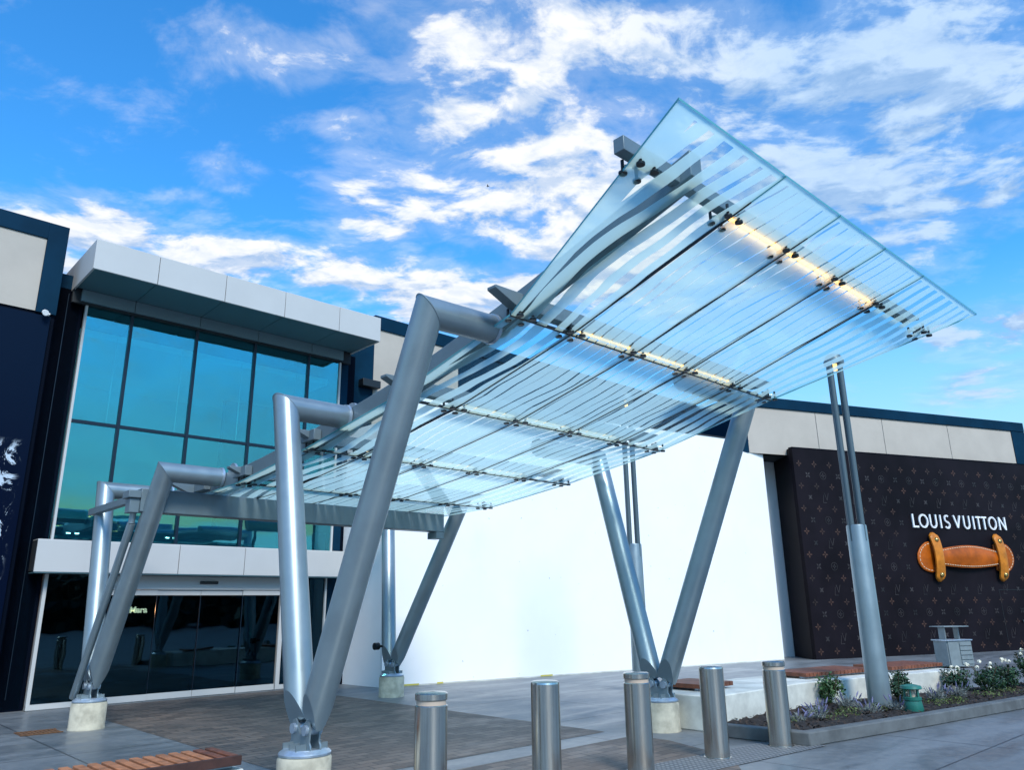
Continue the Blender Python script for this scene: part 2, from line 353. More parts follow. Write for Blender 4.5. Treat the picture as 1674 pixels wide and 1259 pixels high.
# ------------------------------------------------------------------ mesh builder
class MB:
    """collects faces in world space; build() links them as ONE mesh object"""
    def __init__(s): s.v = []; s.f = []; s.uv = None
    def add(s, vs, fs):
        o = len(s.v); s.v += [Vector(q) for q in vs]; s.f += [tuple(o + i for i in f) for f in fs]; return s
    def box(s, f, a, b):
        (x0, y0, z0), (x1, y1, z1) = a, b
        vs = [f(x, y, z) for z in (z0, z1) for x, y in ((x0, y0), (x1, y0), (x1, y1), (x0, y1))]
        return s.add(vs, [(0, 3, 2, 1), (4, 5, 6, 7), (0, 1, 5, 4), (1, 2, 6, 5), (2, 3, 7, 6), (3, 0, 4, 7)])
    def prism(s, pts, vec):
        n = len(pts); pts = [Vector(p) for p in pts]; vec = Vector(vec)
        return s.add(pts + [p + vec for p in pts], [tuple(range(n))[::-1], tuple(range(n, 2 * n))] + [(i, (i + 1) % n, n + (i + 1) % n, n + i) for i in range(n)])
    def sweep(s, path, r, n=20, cap=True, radii=None):
        path = [Vector(p) for p in path]; rings = []
        d0 = (path[1] - path[0]).normalized()
        a = d0.orthogonal().normalized(); b = d0.cross(a)
        for i, p in enumerate(path):
            rr = radii[i] if radii else r
            if i == 0: ring = [p + (a * math.cos(t) + b * math.sin(t)) * rr for t in [2 * math.pi * k / n for k in range(n)]]
            else:
                din = (path[i] - path[i - 1]).normalized()
                if i < len(path) - 1:
                    dout = (path[i + 1] - path[i]).normalized(); nn = (din + dout)
                    nn = din if nn.length < 1e-6 else nn.normalized()
                else: nn = din
                ring = []
                for k in range(n):
                    q = rings[-1][k]
                    off = q - path[i - 1]; off = off - din * off.dot(din)
                    if radii: off = off * (rr / radii[i - 1])
                    q0 = path[i - 1] + off
                    den = din.dot(nn); t = (p - q0).dot(nn) / den
                    ring.append(q0 + din * t)
            rings.append(ring)
        m = len(rings); vs = [q for r_ in rings for q in r_]; fs = []
        for i in range(m - 1):
            for k in range(n): fs.append((i * n + k, i * n + (k + 1) % n, (i + 1) * n + (k + 1) % n, (i + 1) * n + k))
        if cap: fs += [tuple(range(n))[::-1], tuple(range((m - 1) * n, m * n))]
        return s.add(vs, fs)
    def lathe(s, c, prof, n=32, cap=True):
        c = Vector(c); vs = []; fs = []
        for r, z in prof:
            for k in range(n): vs.append(c + Vector((r * math.cos(2 * math.pi * k / n), r * math.sin(2 * math.pi * k / n), z)))
        for i in range(len(prof) - 1):
            for k in range(n): fs.append((i * n + k, i * n + (k + 1) % n, (i + 1) * n + (k + 1) % n, (i + 1) * n + k))
        if cap: fs += [tuple(range(n))[::-1], tuple(range((len(prof) - 1) * n, len(prof) * n))]
        return s.add(vs, fs)
    def disc(s, c, axis, r, th, n=16):
        axis = Vector(axis).normalized(); a = axis.orthogonal().normalized(); b = axis.cross(a); c = Vector(c)
        return s.prism([c + (a * math.cos(2 * math.pi * k / n) + b * math.sin(2 * math.pi * k / n)) * r for k in range(n)], axis * th)
    def build(s, name, m, parent=None, bevel=0, smooth=True, sharp=40):
        me = bpy.data.meshes.new(name)
        org = Vector((0, 0, 0))
        if parent is not None:
            q = parent
            while q is not None: org += q.location; q = q.parent
            loc = Vector((0, 0, 0))
        else:
            lo = [min(v[i] for v in s.v) for i in range(3)]; hi = [max(v[i] for v in s.v) for i in range(3)]
            loc = Vector(((lo[0] + hi[0]) / 2, (lo[1] + hi[1]) / 2, lo[2])); org = loc
        me.from_pydata([v - org for v in s.v], [], s.f)
        me.materials.append(m)
        bm = bmesh.new(); bm.from_mesh(me); bmesh.ops.recalc_face_normals(bm, faces=bm.faces); bm.to_mesh(me); bm.free()
        if smooth:
            me.polygons.foreach_set('use_smooth', [True] * len(me.polygons)); me.set_sharp_from_angle(angle=R(sharp))
        o = bpy.data.objects.new(name, me); C.objects.link(o); o.location = loc
        if parent is not None: o.parent = parent
        if bevel:
            b = o.modifiers.new('bevel', 'BEVEL'); b.width = bevel; b.segments = 2; b.limit_method = 'ANGLE'; b.angle_limit = R(50); b.harden_normals = False
        return o
def tag(o, label, cat, group=None):
    o['label'] = label; o['category'] = cat
    if group: o['group'] = group
    return o
def thing(name, label, cat, loc, group=None):
    o = bpy.data.objects.new(name, None); C.objects.link(o); o.location = Vector(loc); o.empty_display_size = .2
    return tag(o, label, cat, group)
def copy_tree(o, parent=None, loc=None):
    c = o.copy(); C.objects.link(c)
    if parent is not None: c.parent = parent
    if loc is not None: c.location = Vector(loc)
    for ch in list(o.children): copy_tree(ch, c)
    return c
def structure(o): o['kind'] = 'structure'; return o
def box(f, a, b, name, m, parent=None, bevel=0): return MB().box(f, a, b).build(name, m, parent, bevel)

# ------------------------------------------------------------------ GROUND
def sheet(name, pts, z, m):
    return structure(MB().add([Vector((p[0], p[1], z)) for p in pts], [tuple(range(len(pts)))]).build(name, m, smooth=False))
sheet('ground', [(-400, -400), (400, -400), (400, 400), (-400, 400)], 0, M_ground)
pa = [P(4.3, -16.3), P(4.3, -7.45), P(8.65, -7.45), P(8.65, -16.3)]
sheet('brick_paving', pa, .004, M_paver)
pb_ = [P(5.4, -6.95), P(5.4, -3.0), P(8.2, -5.2), P(8.65, -6.4), P(8.65, -6.95)]
sheet('brick_apron', pb_, .004, M_paver)
BD = Vector((.7826, .6225, 0)); BN = Vector((.6225, -.7826, 0)); B0 = Vector((-.73, 7.0, 0))
sheet('tactile_strip', [B0 + BD * 1.9 - BN * .25, B0 + BD * 5.35 - BN * .25, B0 + BD * 5.35 + BN * .38, B0 + BD * 1.9 + BN * .38], .008, M_tactile)

# planter bed, kerb
kerb_pts = [(2.62, 10.78), (3.49, 9.99), (5.7, 11.45), (7.95, 13.02), (12.2, 16.05)]
def offset(pts, dist):
    out = []
    for i, p in enumerate(pts):
        p = Vector(p + (0,)) if len(p) == 2 else Vector(p)
        a = Vector((*pts[max(0, i - 1)], 0)); b = Vector((*pts[min(len(pts) - 1, i + 1)], 0))
        t1 = (p - a).normalized() if i else (b - p).normalized(); t2 = (b - p).normalized() if i < len(pts) - 1 else t1
        n1 = Vector((-t1.y, t1.x, 0)); n2 = Vector((-t2.y, t2.x, 0)); n = (n1 + n2).normalized(); n = n / max(.3, n.dot(n1))
        out.append(p + n * dist)
    return out
def strip_solid(pts, w, z0, z1, name, m, bevel=0):
    a = [Vector((*p, 0)) for p in pts]; b = offset(pts, w); mb = MB(); n = len(a)
    vs = [q + Z * z0 for q in a] + [q + Z * z0 for q in b] + [q + Z * z1 for q in a] + [q + Z * z1 for q in b]
    fs = []
    for i in range(n - 1):
        fs += [(i, i + 1, 2 * n + i + 1, 2 * n + i), (n + i + 1, n + i, 3 * n + i, 3 * n + i + 1), (2 * n + i, 2 * n + i + 1, 3 * n + i + 1, 3 * n + i), (i + 1, i, n + i, n + i + 1)]
    fs += [(0, 2 * n, 3 * n, n), (n - 1, 2 * n - 1, 4 * n - 1, 3 * n - 1)]
    return mb.add(vs, fs)
kb = structure(strip_solid(kerb_pts, .17, 0, .155, 'kerb', M_kerb).build('planter_kerb', M_kerb, bevel=.015))
wall_pts = [(2.64, 11.10), (3.55, 11.95), (4.42, 12.80), (5.7, 13.58), (8.05, 14.86)]
so_in = offset(kerb_pts, .165)
soil_poly = [so_in[0], so_in[1], so_in[2], so_in[3], so_in[4], Vector((11.6, 16.6, 0)), Vector((8.1, 14.95, 0)), Vector((4.4, 12.85, 0)), Vector((2.66, 11.16, 0))]
def soil_mesh():
    bm = bmesh.new(); vs = [bm.verts.new(p + Z * .11) for p in soil_poly]; f = bm.faces.new(vs)
    bmesh.ops.triangulate(bm, faces=[f]); bmesh.ops.subdivide_edges(bm, edges=bm.edges[:], cuts=14, use_grid_fill=True)
    for v in bm.verts:
        if not v.is_boundary: v.co.z += random.uniform(-.02, .035)
    me = bpy.data.meshes.new('soil'); bm.to_mesh(me); bm.free(); me.materials.append(M_soil)
    o = bpy.data.objects.new('soil', me); C.objects.link(o); return structure(o)
soil_mesh()

# low concrete bench wall with timber seats
tb = thing('concrete_bench', 'long pale concrete seating wall behind the planter bed, carrying timber seat decks', 'bench', (4.3, 13.2, 0))
strip_solid(wall_pts, 1.2, 0, .45, '', M_wallc).build('wall', M_wallc, tb, bevel=.015)
for k, (lx, ly, ln_) in enumerate([(2.66, 11.72, .8), (4.72, 13.35, 1.75), (6.62, 14.42, 1.55)]):
    q0 = Vector((lx, ly, 0)); ax = D if k == 0 else (D * .9 + Vector((.45, .05, 0))).normalized(); ay = Vector((-ax.y, ax.x, 0))
    fr_ = lambda x, y, z, q0=q0, ax=ax, ay=ay: q0 + ax * x + ay * y + Z * z
    mb = MB(); n = max(4, int(ln_ / .095))
    for i in range(n):
        x0 = ln_ * i / n; mb.box(fr_, (x0, 0, .485), (x0 + ln_ / n - .012, .78, .545))
    seat = mb.build('timber_seat', M_wood, tb, bevel=.004)
    MB().box(fr_, (.05, .12, .45), (ln_ - .05, .18, .484)).box(fr_, (.05, .6, .45), (ln_ - .05, .66, .484)).build('seat_rail', M_flange, seat)

# ------------------------------------------------------------------ CANOPY
CE = [-15.2, -13.0, -12.6, -10.75, -8.79, -6.84, -4.96, -3.11, -2.52, -2.2]
CZ = [3.36, 3.37, 3.375, 3.418, 3.615, 3.887, 4.304, 4.834, 5.02, 5.12]
def zc(e):
    # smooth curve through the row heights (Catmull-Rom in e)
    for i in range(len(CE) - 1):
        if e <= CE[i + 1] or i == len(CE) - 2:
            t = (e - CE[i]) / (CE[i + 1] - CE[i])
            p0 = CZ[max(i - 1, 0)]; p1 = CZ[i]; p2 = CZ[i + 1]; p3 = CZ[min(i + 2, len(CZ) - 1)]
            e0 = CE[max(i - 1, 0)]; e1 = CE[i]; e2 = CE[i + 1]; e3 = CE[min(i + 2, len(CZ) - 1)]
            m1 = (p2 - p0) / (e2 - e0) * (e2 - e1); m2 = (p3 - p1) / (e3 - e1) * (e2 - e1)
            return (2 * t**3 - 3 * t**2 + 1) * p1 + (t**3 - 2 * t**2 + t) * m1 + (-2 * t**3 + 3 * t**2) * p2 + (t**3 - t**2) * m2
def dl(e): return 4.66 if e < -4.96 else 4.66 - (e + 4.96) / 2.44 * .66      # left glass edge flares at the high end
def dr(e): return 9.50 if e < -4.96 else 9.50 + (e + 4.96) / 2.44 * .72
ROWS = [-12.6, -10.75, -8.79, -6.84, -4.96, -2.52]
COLS = [5.494, 6.494, 7.494, 8.494]
can = thing('entrance_canopy', 'curved striped glass canopy on blue-grey steel tube legs rising away from the entrance', 'canopy', P(6.6, -9.0, 0))
def glass_panel(e0, e1, c):
    """one curved sheet; straight between rows"""
    g = .008; n = 8; th = .02
    vs = []; uvs = []
    z0, z1 = zc(e0), zc(e1)
    def dcol(k, e): return dl(e) if k == 0 else dr(e) if k == 5 else COLS[k - 1]
    for lay in (0, th):
        for j in range(2):
            e = e0 + g if j == 0 else e1 - (g if e1 < -3 else 0)
            t = (e - e0) / (e1 - e0); z = z0 + (z1 - z0) * t
            for i in range(2):
                d = dcol(c + i, e) + (g if (i == 0 and c > 0) else -g if (i == 1 and c < 4) else 0)
                vs.append(P(d, e, z + lay)); uvs.append((d, e))
    mb = MB().add(vs, [(0, 2, 3, 1), (4, 5, 7, 6), (0, 1, 5, 4), (2, 6, 7, 3), (0, 4, 6, 2), (1, 3, 7, 5)])
    o = mb.build('glass_panel', M_cglass, can, smooth=False)
    o.data.materials.append(M_gedge); o.data.materials.append(M_clear)
    lay = o.data.uv_layers.new(name='UVMap')
    for poly in o.data.polygons:
        if abs(poly.normal.z) < .5: poly.material_index = 1
        elif poly.normal.z > 0: poly.material_index = 2
        for li in poly.loop_indices: lay.data[li].uv = uvs[o.data.loops[li].vertex_index]
    return o
for a, b in zip(ROWS[:-1], ROWS[1:]):
    for c in range(5): glass_panel(a, b, c)
# black joints
for d in COLS:
    mb = MB()
    for a, b in zip(ROWS[:-1], ROWS[1:]):
        b2 = b if b < -3 else -2.85
        z0 = zc(a); z1 = zc(a) + (zc(b) - zc(a)) * (b2 - a) / (b - a)
        mb.prism([P(d - .009, a, z0 - .004), P(d + .009, a, z0 - .004), P(d + .009, a, z0 + .024), P(d - .009, a, z0 + .024)], P(0, b2 - a, z1 - z0))
    mb.build('joint_gasket', M_gasket, can, smooth=False)
for e in ROWS[1:-1]:
    z = zc(e)
    MB().box(P, (dl(e), e - .009, z - .006), (dr(e), e + .009, z + .026)).build('cross_gasket', M_gasket, can, smooth=False)
# cross purlins above the glass (tapered ends)
for e, d0, d1 in [(-3.11, 4.06, 9.86), (-4.96, 4.42, 9.44), (-6.84, 4.5, 9.40), (-8.79, 4.5, 9.38), (-10.75, 4.5, 9.34), (-12.45, 4.3, 9.3)]:
    z = zc(e) if e > -12.5 else zc(e); h = .15 if e < -3.5 else .125; w = .06 if e < -3.5 else .05; zb = z + .085
    pts = [P(d0, e - w, zb + .12), P(d0, e - w, zb + h), P(d1, e - w, zb + h), P(d1, e - w, zb + .14), P(d1 - .35, e - w, zb), P(d0 + .28, e - w, zb)]
    if e > -3.5: pts = [P(d0, e - w, zb + .0), P(d0, e - w, zb + h), P(d1, e - w, zb + h), P(d1, e - w, zb + .1), P(d1 - .3, e - w, zb), P(d0 + .25, e - w, zb)]
    MB().prism(pts, E * (2 * w)).build('purlin', M_beam, can, bevel=.006)
# long beam along the left, following the curve
mb = MB(); es = [-14.9 + i * (11.95 / 26) for i in range(27)]
vs = []
for e in es:
    hh = .23
    for d, dz in ((4.77, .06), (4.93, .06), (4.93, .06 + hh), (4.77, .06 + hh)): vs.append(P(d, e, zc(e) + dz))
fs = []
for i in range(len(es) - 1):
    for k in range(4): fs.append((i * 4 + k, i * 4 + (k + 1) % 4, (i + 1) * 4 + (k + 1) % 4, (i + 1) * 4 + k))
fs += [(0, 1, 2, 3), tuple(range(len(vs) - 4, len(vs)))]
mb.add(vs, fs).build('long_beam', M_beam, can, bevel=.008)
# low cross beam near the building with its end bracket
MB().box(P, (3.72, -12.12, 3.06), (9.32, -11.88, 3.40)).build('low_cross_beam', M_beam, can, bevel=.01)
MB().box(P, (3.58, -12.10, 3.04), (3.719, -11.9, 3.25)).box(P, (3.54, -12.14, 3.251), (3.719, -11.86, 3.36)).build('beam_end_bracket', M_beam, can, bevel=.01)
MB().box(P, (3.72, -14.5, 3.24), (3.82, -12.121, 3.35)).build('tie_bar', M_beam, can, bevel=.006)
MB().box(P, (9.12, -12.14, 2.93), (9.3, -11.86, 3.055)).build('beam_seat', M_beam, can)
# upstand boxes on the long beam at each row (cable and bracket covers)
for e, l in [(-10.75, .42), (-8.79, .36), (-12.2, .42)]:
    MB().box(P, (4.66, e - l / 2, zc(e) + .10), (4.765, e + l / 2, zc(e) + .24)).build('bracket_cover', M_beam, can, bevel=.006)

# legs
PED = {'nl': (3.86, -6.95), 'fl': (3.80, -13.36), 'nr': (9.25, -6.93), 'fr': (9.25, -13.4)}
PH = .38
def leg(base, elbow, arm_end, r, lat):
    """tube with a wedge-cut foot, mitred elbow and a cross arm"""
    base, elbow, arm_end = Vector(base), Vector(elbow), Vector(arm_end)
    ax = (elbow - base).normalized(); L = (elbow - base).length
    n = 48; mb = MB(); lat = (lat - ax * lat.dot(ax)).normalized(); b = ax.cross(lat)
    vs = []; fs = []; rows = 0
    dout = (arm_end - elbow).normalized(); nn = (ax + dout).normalized()
    for k in range(n):
        a = 2 * math.pi * k / n
        vs.append(base + lat * (r * math.cos(a)) + b * (r * math.sin(a)))
    for end in (0, 1):
        for k in range(n):
            a = 2 * math.pi * k / n
            q0 = base + lat * (r * math.cos(a)) + b * (r * math.sin(a))
            q1 = q0 + ax * ((elbow - q0).dot(nn) / ax.dot(nn))
            vs.append(q1 if end == 0 else q1 + dout * (arm_end - q1).dot(dout))
    bead = vs[n:2 * n]
    for i in range(2):
        for k in range(n): fs.append((i * n + k, i * n + (k + 1) % n, (i + 1) * n + (k + 1) % n, (i + 1) * n + k))
    fs += [tuple(range(n))[::-1], tuple(range(2 * n, 3 * n))]
    bm = bmesh.new(); bv = [bm.verts.new(v) for v in vs]
    for f in fs: bm.faces.new([bv[q] for q in f])
    for sg in (-1, 1):
        nrm = (lat * sg - ax * .40).normalized()
        res = bmesh.ops.bisect_plane(bm, geom=bm.verts[:] + bm.edges[:] + bm.faces[:], plane_co=base + lat * (sg * .030), plane_no=nrm, clear_outer=True)
        cut = [g for g in res['geom_cut'] if isinstance(g, bmesh.types.BMEdge)]
        bmesh.ops.contextual_create(bm, geom=cut)
    nrm = -b * 1.0
    bm.verts.index_update()
    vs2 = [v.co.copy() for v in bm.verts]; fs2 = [tuple(v.index for v in f.verts) for f in bm.faces]; bm.free()
    o = mb.add(vs2, fs2).build('tube_leg', M_steel, can, sharp=11)
    # weld bead round the mitre
    MB().sweep(bead + [bead[0]], .006, 6, cap=False).build('weld_bead', M_steel, o)
    # welded collar at the arm's end
    MB().sweep([arm_end - dout * .03, arm_end + dout * .004], r + .012, 28).build('end_collar', M_flange, o)
    return o
def foot(key):
    d0, e0 = PED[key]
    big = .245
    MB().lathe(P(d0, e0, 0), [(.252, 0), (.252, .02), (big, .03), (big, PH - .03), (big - .02, PH)], 40).build('concrete_footing', M_conc, can)
    fl = MB().lathe(P(d0, e0, PH), [(.236, -.001), (.238, .016), (.226, .030), (.20, .045), (.195, .052)], 40).build('base_flange', M_flange, can)
    mb = MB()
    for sgn in (-1, 1):
        dd = d0 + sgn * .05
        pr = [(-.19, .045), (.19, .045), (.19, .085), (.165, .115), (.17, .22), (.15, .285), (.10, .30), (.05, .25), (0, .16), (-.05, .25), (-.10, .30), (-.15, .285), (-.17, .22), (-.165, .115), (-.19, .085)]
        mb.prism([P(dd - .008, e0 + q, PH + z) for q, z in pr], D * .016)
    for q in (-.12, 0, .12): mb.box(P, (d0 - .16, e0 + q - .007, PH + .045), (d0 - .0585, e0 + q + .007, PH + .10)).box(P, (d0 + .0585, e0 + q - .007, PH + .045), (d0 + .16, e0 + q + .007, PH + .10))
    mb.build('lug_plates', M_steel, fl)
    for q in (-.11, .11):
        MB().disc(P(d0 - .085, e0 + q, PH + .215), D, .046, .17, 20).build('hinge_pin', M_flange, fl)
for k in PED: foot(k)
r = .142
def two(key, topA, topB, endA, endB, lat):
    d0, e0 = PED[key]
    A = leg(P(d0, e0 - .11, PH + .27), topA, endA, r, lat); B = leg(P(d0, e0 + .11, PH + .27), topB, endB, r, lat)
    return A, B
# top points are the tube axes at the elbows
two('nl', P(3.97, -8.02, 3.90), P(3.97, -5.33, 4.27), P(4.755, -8.02, 3.90), P(4.755, -5.33, 4.29), D)
two('fl', P(3.92, -14.4, 3.68), P(3.93, -11.6, 3.62), P(4.755, -14.4, 3.68), P(4.755, -11.6, 3.62), D)
two('nr', P(9.74, -8.28, 4.02), P(9.74, -5.45, 4.45), P(4.985, -8.28, 4.02), P(4.985, -5.45, 4.45), D)
two('fr', P(9.72, -14.4, 3.72), P(9.72, -11.75, 3.74), P(4.985, -14.4, 3.72), P(4.985, -11.75, 3.74), D)
# thin strut from the far-left foot up to the low beam's end
MB().sweep([P(3.63, -13.60, PH + .05), P(3.68, -12.05, 2.90)], .055, 16).sweep([P(3.68, -12.05, 2.90), P(3.68, -12.02, 3.055)], .045, 16).build('thin_strut', M_steel, can)
MB().disc(P(9.05, -13.75, PH + .55), D, .07, .10, 16).box(P, (9.149, -13.78, PH + .53), (9.26, -13.60, PH + .57)).build('floodlight_head', M_bolt, can)
# spider fittings under the purlins
def spider():
    root = MB()
    o = root.box(lambda x, y, z: can.location + D * x + E * y + Z * z, (-.035, -.035, .028), (.035, .035, .10)).build('spider_fitting', M_bolt, can)
    mb = MB()
    for sx in (-1, 1):
        for sy in (-1, 1):
            c = can.location + D * (.085 * sx) + E * (.085 * sy)
            mb.sweep([can.location + Z * .06, c + Z * .05], .011, 8)
    mb.build('spider_arms', M_chrome, o)
    for sx in (-1, 1):
        for sy in (-1, 1):
            c = can.location + D * (.085 * sx) + E * (.085 * sy)
            MB().lathe(c, [(.034, -.022), (.036, -.012), (.034, -.001)], 14).lathe(c, [(.014, .021), (.014, .10)], 8).build('glass_bolt', M_bolt, o)
    return o
sp0 = spider(); first = True
for e in ROWS[1:-1] + [-3.11]:
    for d in [dl(e) + .13] + COLS + [dr(e) - .13]:
        z = zc(e) if e < -3.2 else zc(-4.96) + (zc(-2.52) - zc(-4.96)) * (e + 4.96) / 2.44
        off = P(d, e, z) - can.location
        if first: s = sp0; first = False
        else: s = copy_tree(sp0, can)
        s.location = off
# light strips under the purlins between the columns
for e, m in ((-3.11, M_led), (-4.96, M_led1), (-6.84, M_led2), (-8.79, M_led2)):
    z = zc(e) + .073 if e > -12 else 0
    for i, (a, b) in enumerate(zip([5.40] + COLS[1:], COLS[1:] + [9.05])):
        if i > 2: b = a + .45
        if i > 2 and e < -5: continue
        if i > 2: continue
        MB().box(P, (a + (.10 if i == 0 else .005), e - .013, z - .010), (b - .005, e + .013, z + .009)).build('led_strip', m, can)

# ------------------------------------------------------------------ ENTRANCE BUILDING
GE = -16.6
eb = thing('entrance_building', 'glass-fronted two-storey shop entrance with a light metal fascia and sliding doors', 'building', P(6.6, -17.5, 0))
JD = [3.40, 4.585, 5.965, 7.335, 8.725]
# fascia: panels with joints
mb = MB(); xs = JD + [9.88]
for a, b in zip(xs[:-1], xs[1:]): mb.box(P, (a + (.006 if a > 3.5 else 0), -15.24, 7.97), (b - .006, -15.2, 8.58))
mb.build('fascia', M_panel, eb, bevel=.004)
MB().box(P, (3.40, -17.6, 7.97), (3.44, -15.241, 8.58)).build('fascia_return', M_panel, eb)
MB().box(P, (9.84, -17.6, 7.97), (9.88, -15.241, 8.58)).build('fascia_return', M_panel, eb)
MB().box(P, (3.41, -21.5, 8.40), (9.87, -15.245, 8.575)).build('roof', M_joint, eb)
mb = MB()
for a, b in zip(xs[:-1], xs[1:]): mb.box(P, (a + (.006 if a > 3.5 else .045), -16.45, 7.985), (b - (.006 if b < 9.8 else .045), -15.245, 8.02))
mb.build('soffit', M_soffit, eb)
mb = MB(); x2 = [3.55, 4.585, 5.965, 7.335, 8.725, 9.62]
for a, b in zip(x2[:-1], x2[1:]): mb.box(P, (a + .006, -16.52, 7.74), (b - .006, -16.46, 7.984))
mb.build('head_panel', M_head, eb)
MB().box(P, (3.41, -16.62, 7.70), (9.87, -16.53, 8.0)).build('head_backing', M_joint, eb)
# upper glazing
rng0 = random.Random(21)
MX = [3.70, 4.585, 5.965, 7.335, 8.725, 9.60]
for a, b in zip(MX[:-1], MX[1:]):
    for z0, z1 in ((2.95, 5.26), (5.32, 7.71)):
        # each pane sits a few millimetres out of true, as real glazing does
        jr = lambda: rng0.uniform(-.004, .004)
        q = [(a + .03, z0), (b - .03, z0), (b - .03, z1), (a + .03, z1)]; fr0 = [P(x, GE + jr(), zz) for x, zz in q]
        MB().add(fr0 + [p - E * .012 for p in fr0], [(0, 1, 2, 3), (7, 6, 5, 4), (0, 4, 5, 1), (1, 5, 6, 2), (2, 6, 7, 3), (3, 7, 4, 0)]).build('window', M_upglass, eb, smooth=False)
for i, a in enumerate(MX):
    w = .03 if 0 < i < 5 else .022
    MB().box(P, (a - w, GE - .05, 2.95), (a + w, GE + .04, 7.72)).build('mullion', M_frame if 0 < i < 5 else M_panel, eb)
MB().box(P, (3.70, GE - .04, 5.258), (9.60, GE + .03, 5.322)).build('transom', M_frame, eb)
MB().box(P, (3.72, GE - .30, 2.91), (9.58, GE - .22, 3.42)).build('inner_spandrel', M_navy, eb)
for d in (3.98, 4.13, 5.84, 5.99):
    MB().box(P, (d, GE - .219, 3.13), (d + .07, GE - .205, 3.15)).build('downlight', M_downl, eb)
# thin pale blind cords / inner fins seen just behind each pane
for a in (4.40, 5.76, 7.13, 8.52):
    MB().box(P, (a, GE - .20, 5.4), (a + .012, GE - .18, 7.2)).build('inner_fin', M_panel, eb)
# band over the doors
mb = MB(); xb = [3.40, 4.53, 5.94, 7.32, 8.70, 9.78]
for a, b in zip(xb[:-1], xb[1:]): mb.box(P, (a + (.006 if a > 3.5 else 0), -16.24, 2.38), (b - .006, -16.2, 2.95))
mb.build('band_cladding', M_panel, eb, bevel=.004)
MB().box(P, (3.41, -16.66, 2.40), (9.77, -16.245, 2.945)).build('band_backing', M_joint, eb)
MB().box(P, (3.405, -16.241, 2.951), (9.775, -16.62, 2.966)).build('band_cap', M_panel, eb)
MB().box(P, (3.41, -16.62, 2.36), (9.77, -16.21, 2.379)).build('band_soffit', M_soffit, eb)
# door storey
MB().box(P, (4.80, -16.60, 2.08), (8.36, -16.50, 2.355)).build('door_header', M_panel, eb, bevel=.005)
MB().box(P, (6.52, -16.498, 2.20), (6.90, -16.46, 2.255)).build('door_sensor', M_black, eb, bevel=.008)
for a, b, nm in ((3.72, 4.78, 'side_window'), (8.46, 9.46, 'side_window')):
    MB().box(P, (a, -16.57, .10), (b, -16.555, 2.355)).build(nm, M_doorglass, eb)
for a, b, m in ((3.66, 3.72, M_panel), (4.74, 4.80, M_dark), (8.36, 8.45, M_panel), (9.46, 9.50, M_panel), (9.86, 10.1, M_dark)):
    MB().box(P, (a, -16.62, 0), (b, -16.50, 2.36)).build('door_post', m, eb)
MB().box(P, (3.66, -16.58, 0), (4.80, -16.49, .10)).build('sill', M_panel, eb)
MB().box(P, (8.45, -16.58, 0), (9.86, -16.49, .10)).build('sill', M_panel, eb)
leaves = [(4.82, 5.70, -16.52), (5.70, 6.58, -16.545), (6.58, 7.48, -16.545), (7.48, 8.34, -16.52)]
for a, b, e in leaves:
    dr_ = MB().box(P, (a + .012, e - .012, .12), (b - .012, e, 1.98)).build('sliding_door', M_doorglass, eb)
    MB().box(P, (a + .004, e - .03, .01), (b - .004, e + .012, .125)).build('bottom_rail', M_panel, dr_)
    MB().box(P, (a + .004, e - .03, 1.975), (b - .004, e + .012, 2.07)).build('top_rail', M_panel, dr_)
    MB().box(P, (a + .002, e - .02, .126), (a + .014, e + .006, 1.974)).build('edge_strip', M_frame, dr_)
MB().box(P, (3.66, -16.9, .0), (9.9, -16.45, .012)).build('threshold', M_kerb, eb)
# inside: floors, walls, ceilings
MB().box(P, (3.2, -21.4, .0), (9.95, -16.7, .02)).build('ground_floor', M_floor, eb)
MB().box(P, (3.2, -21.4, 2.60), (9.95, -16.70, 2.9)).build('upper_floor', M_intceil, eb)
MB().box(P, (3.2, -21.6, 0), (9.95, -21.41, 8.3)).build('back_wall', M_intwall, eb)
MB().box(P, (3.2, -21.4, .03), (3.6, -16.68, 8.3)).build('side_wall', M_navy, eb)
MB().box(P, (9.62, -21.4, .03), (9.9, -16.68, 8.3)).build('side_wall', M_navy, eb)
MB().box(P, (7.9, -19.6, 2.91), (9.6, -19.4, 7.0)).build('inner_partition', M_navy, eb)
MB().box(P, (3.61, -21.4, 7.25), (9.61, -17.2, 7.4)).build('ceiling', M_intceil, eb)
# dark piers either side
MB().box(P, (3.02, -18.5, 0), (3.66, -16.68, 8.0)).build('dark_pier', M_dark, eb)
MB().box(P, (3.36, -16.679, .2), (3.372, -16.66, 7.9)).build('pier_seam', M_frame, eb)
MB().box(P, (9.62, -18.5, 0), (10.12, -16.72, 8.0)).build('dark_pier', M_dark, eb)
# sign inside, seen through the door
cu = bpy.data.curves.new('sign', 'FONT'); cu.body = 'Mara'; cu.size = .17; cu.extrude = .01; cu.offset = .004
tmp = bpy.data.objects.new('tmp', cu); C.objects.link(tmp); dg = bpy.context.evaluated_depsgraph_get()
me = bpy.data.meshes.new_from_object(tmp.evaluated_get(dg)); bpy.data.objects.remove(tmp)
me.materials.append(M_sign); sg = bpy.data.objects.new('shop_sign', me); C.objects.link(sg)
sg.matrix_world = Matrix.Translation(P(5.42, -17.2, 1.645)) @ Matrix(((D.x, 0, E.x, 0), (D.y, 0, E.y, 0), (0, 1, 0, 0), (0, 0, 0, 1)))
tag(sg, 'small glowing cream sign reading Mara seen through the dark sliding doors', 'sign')

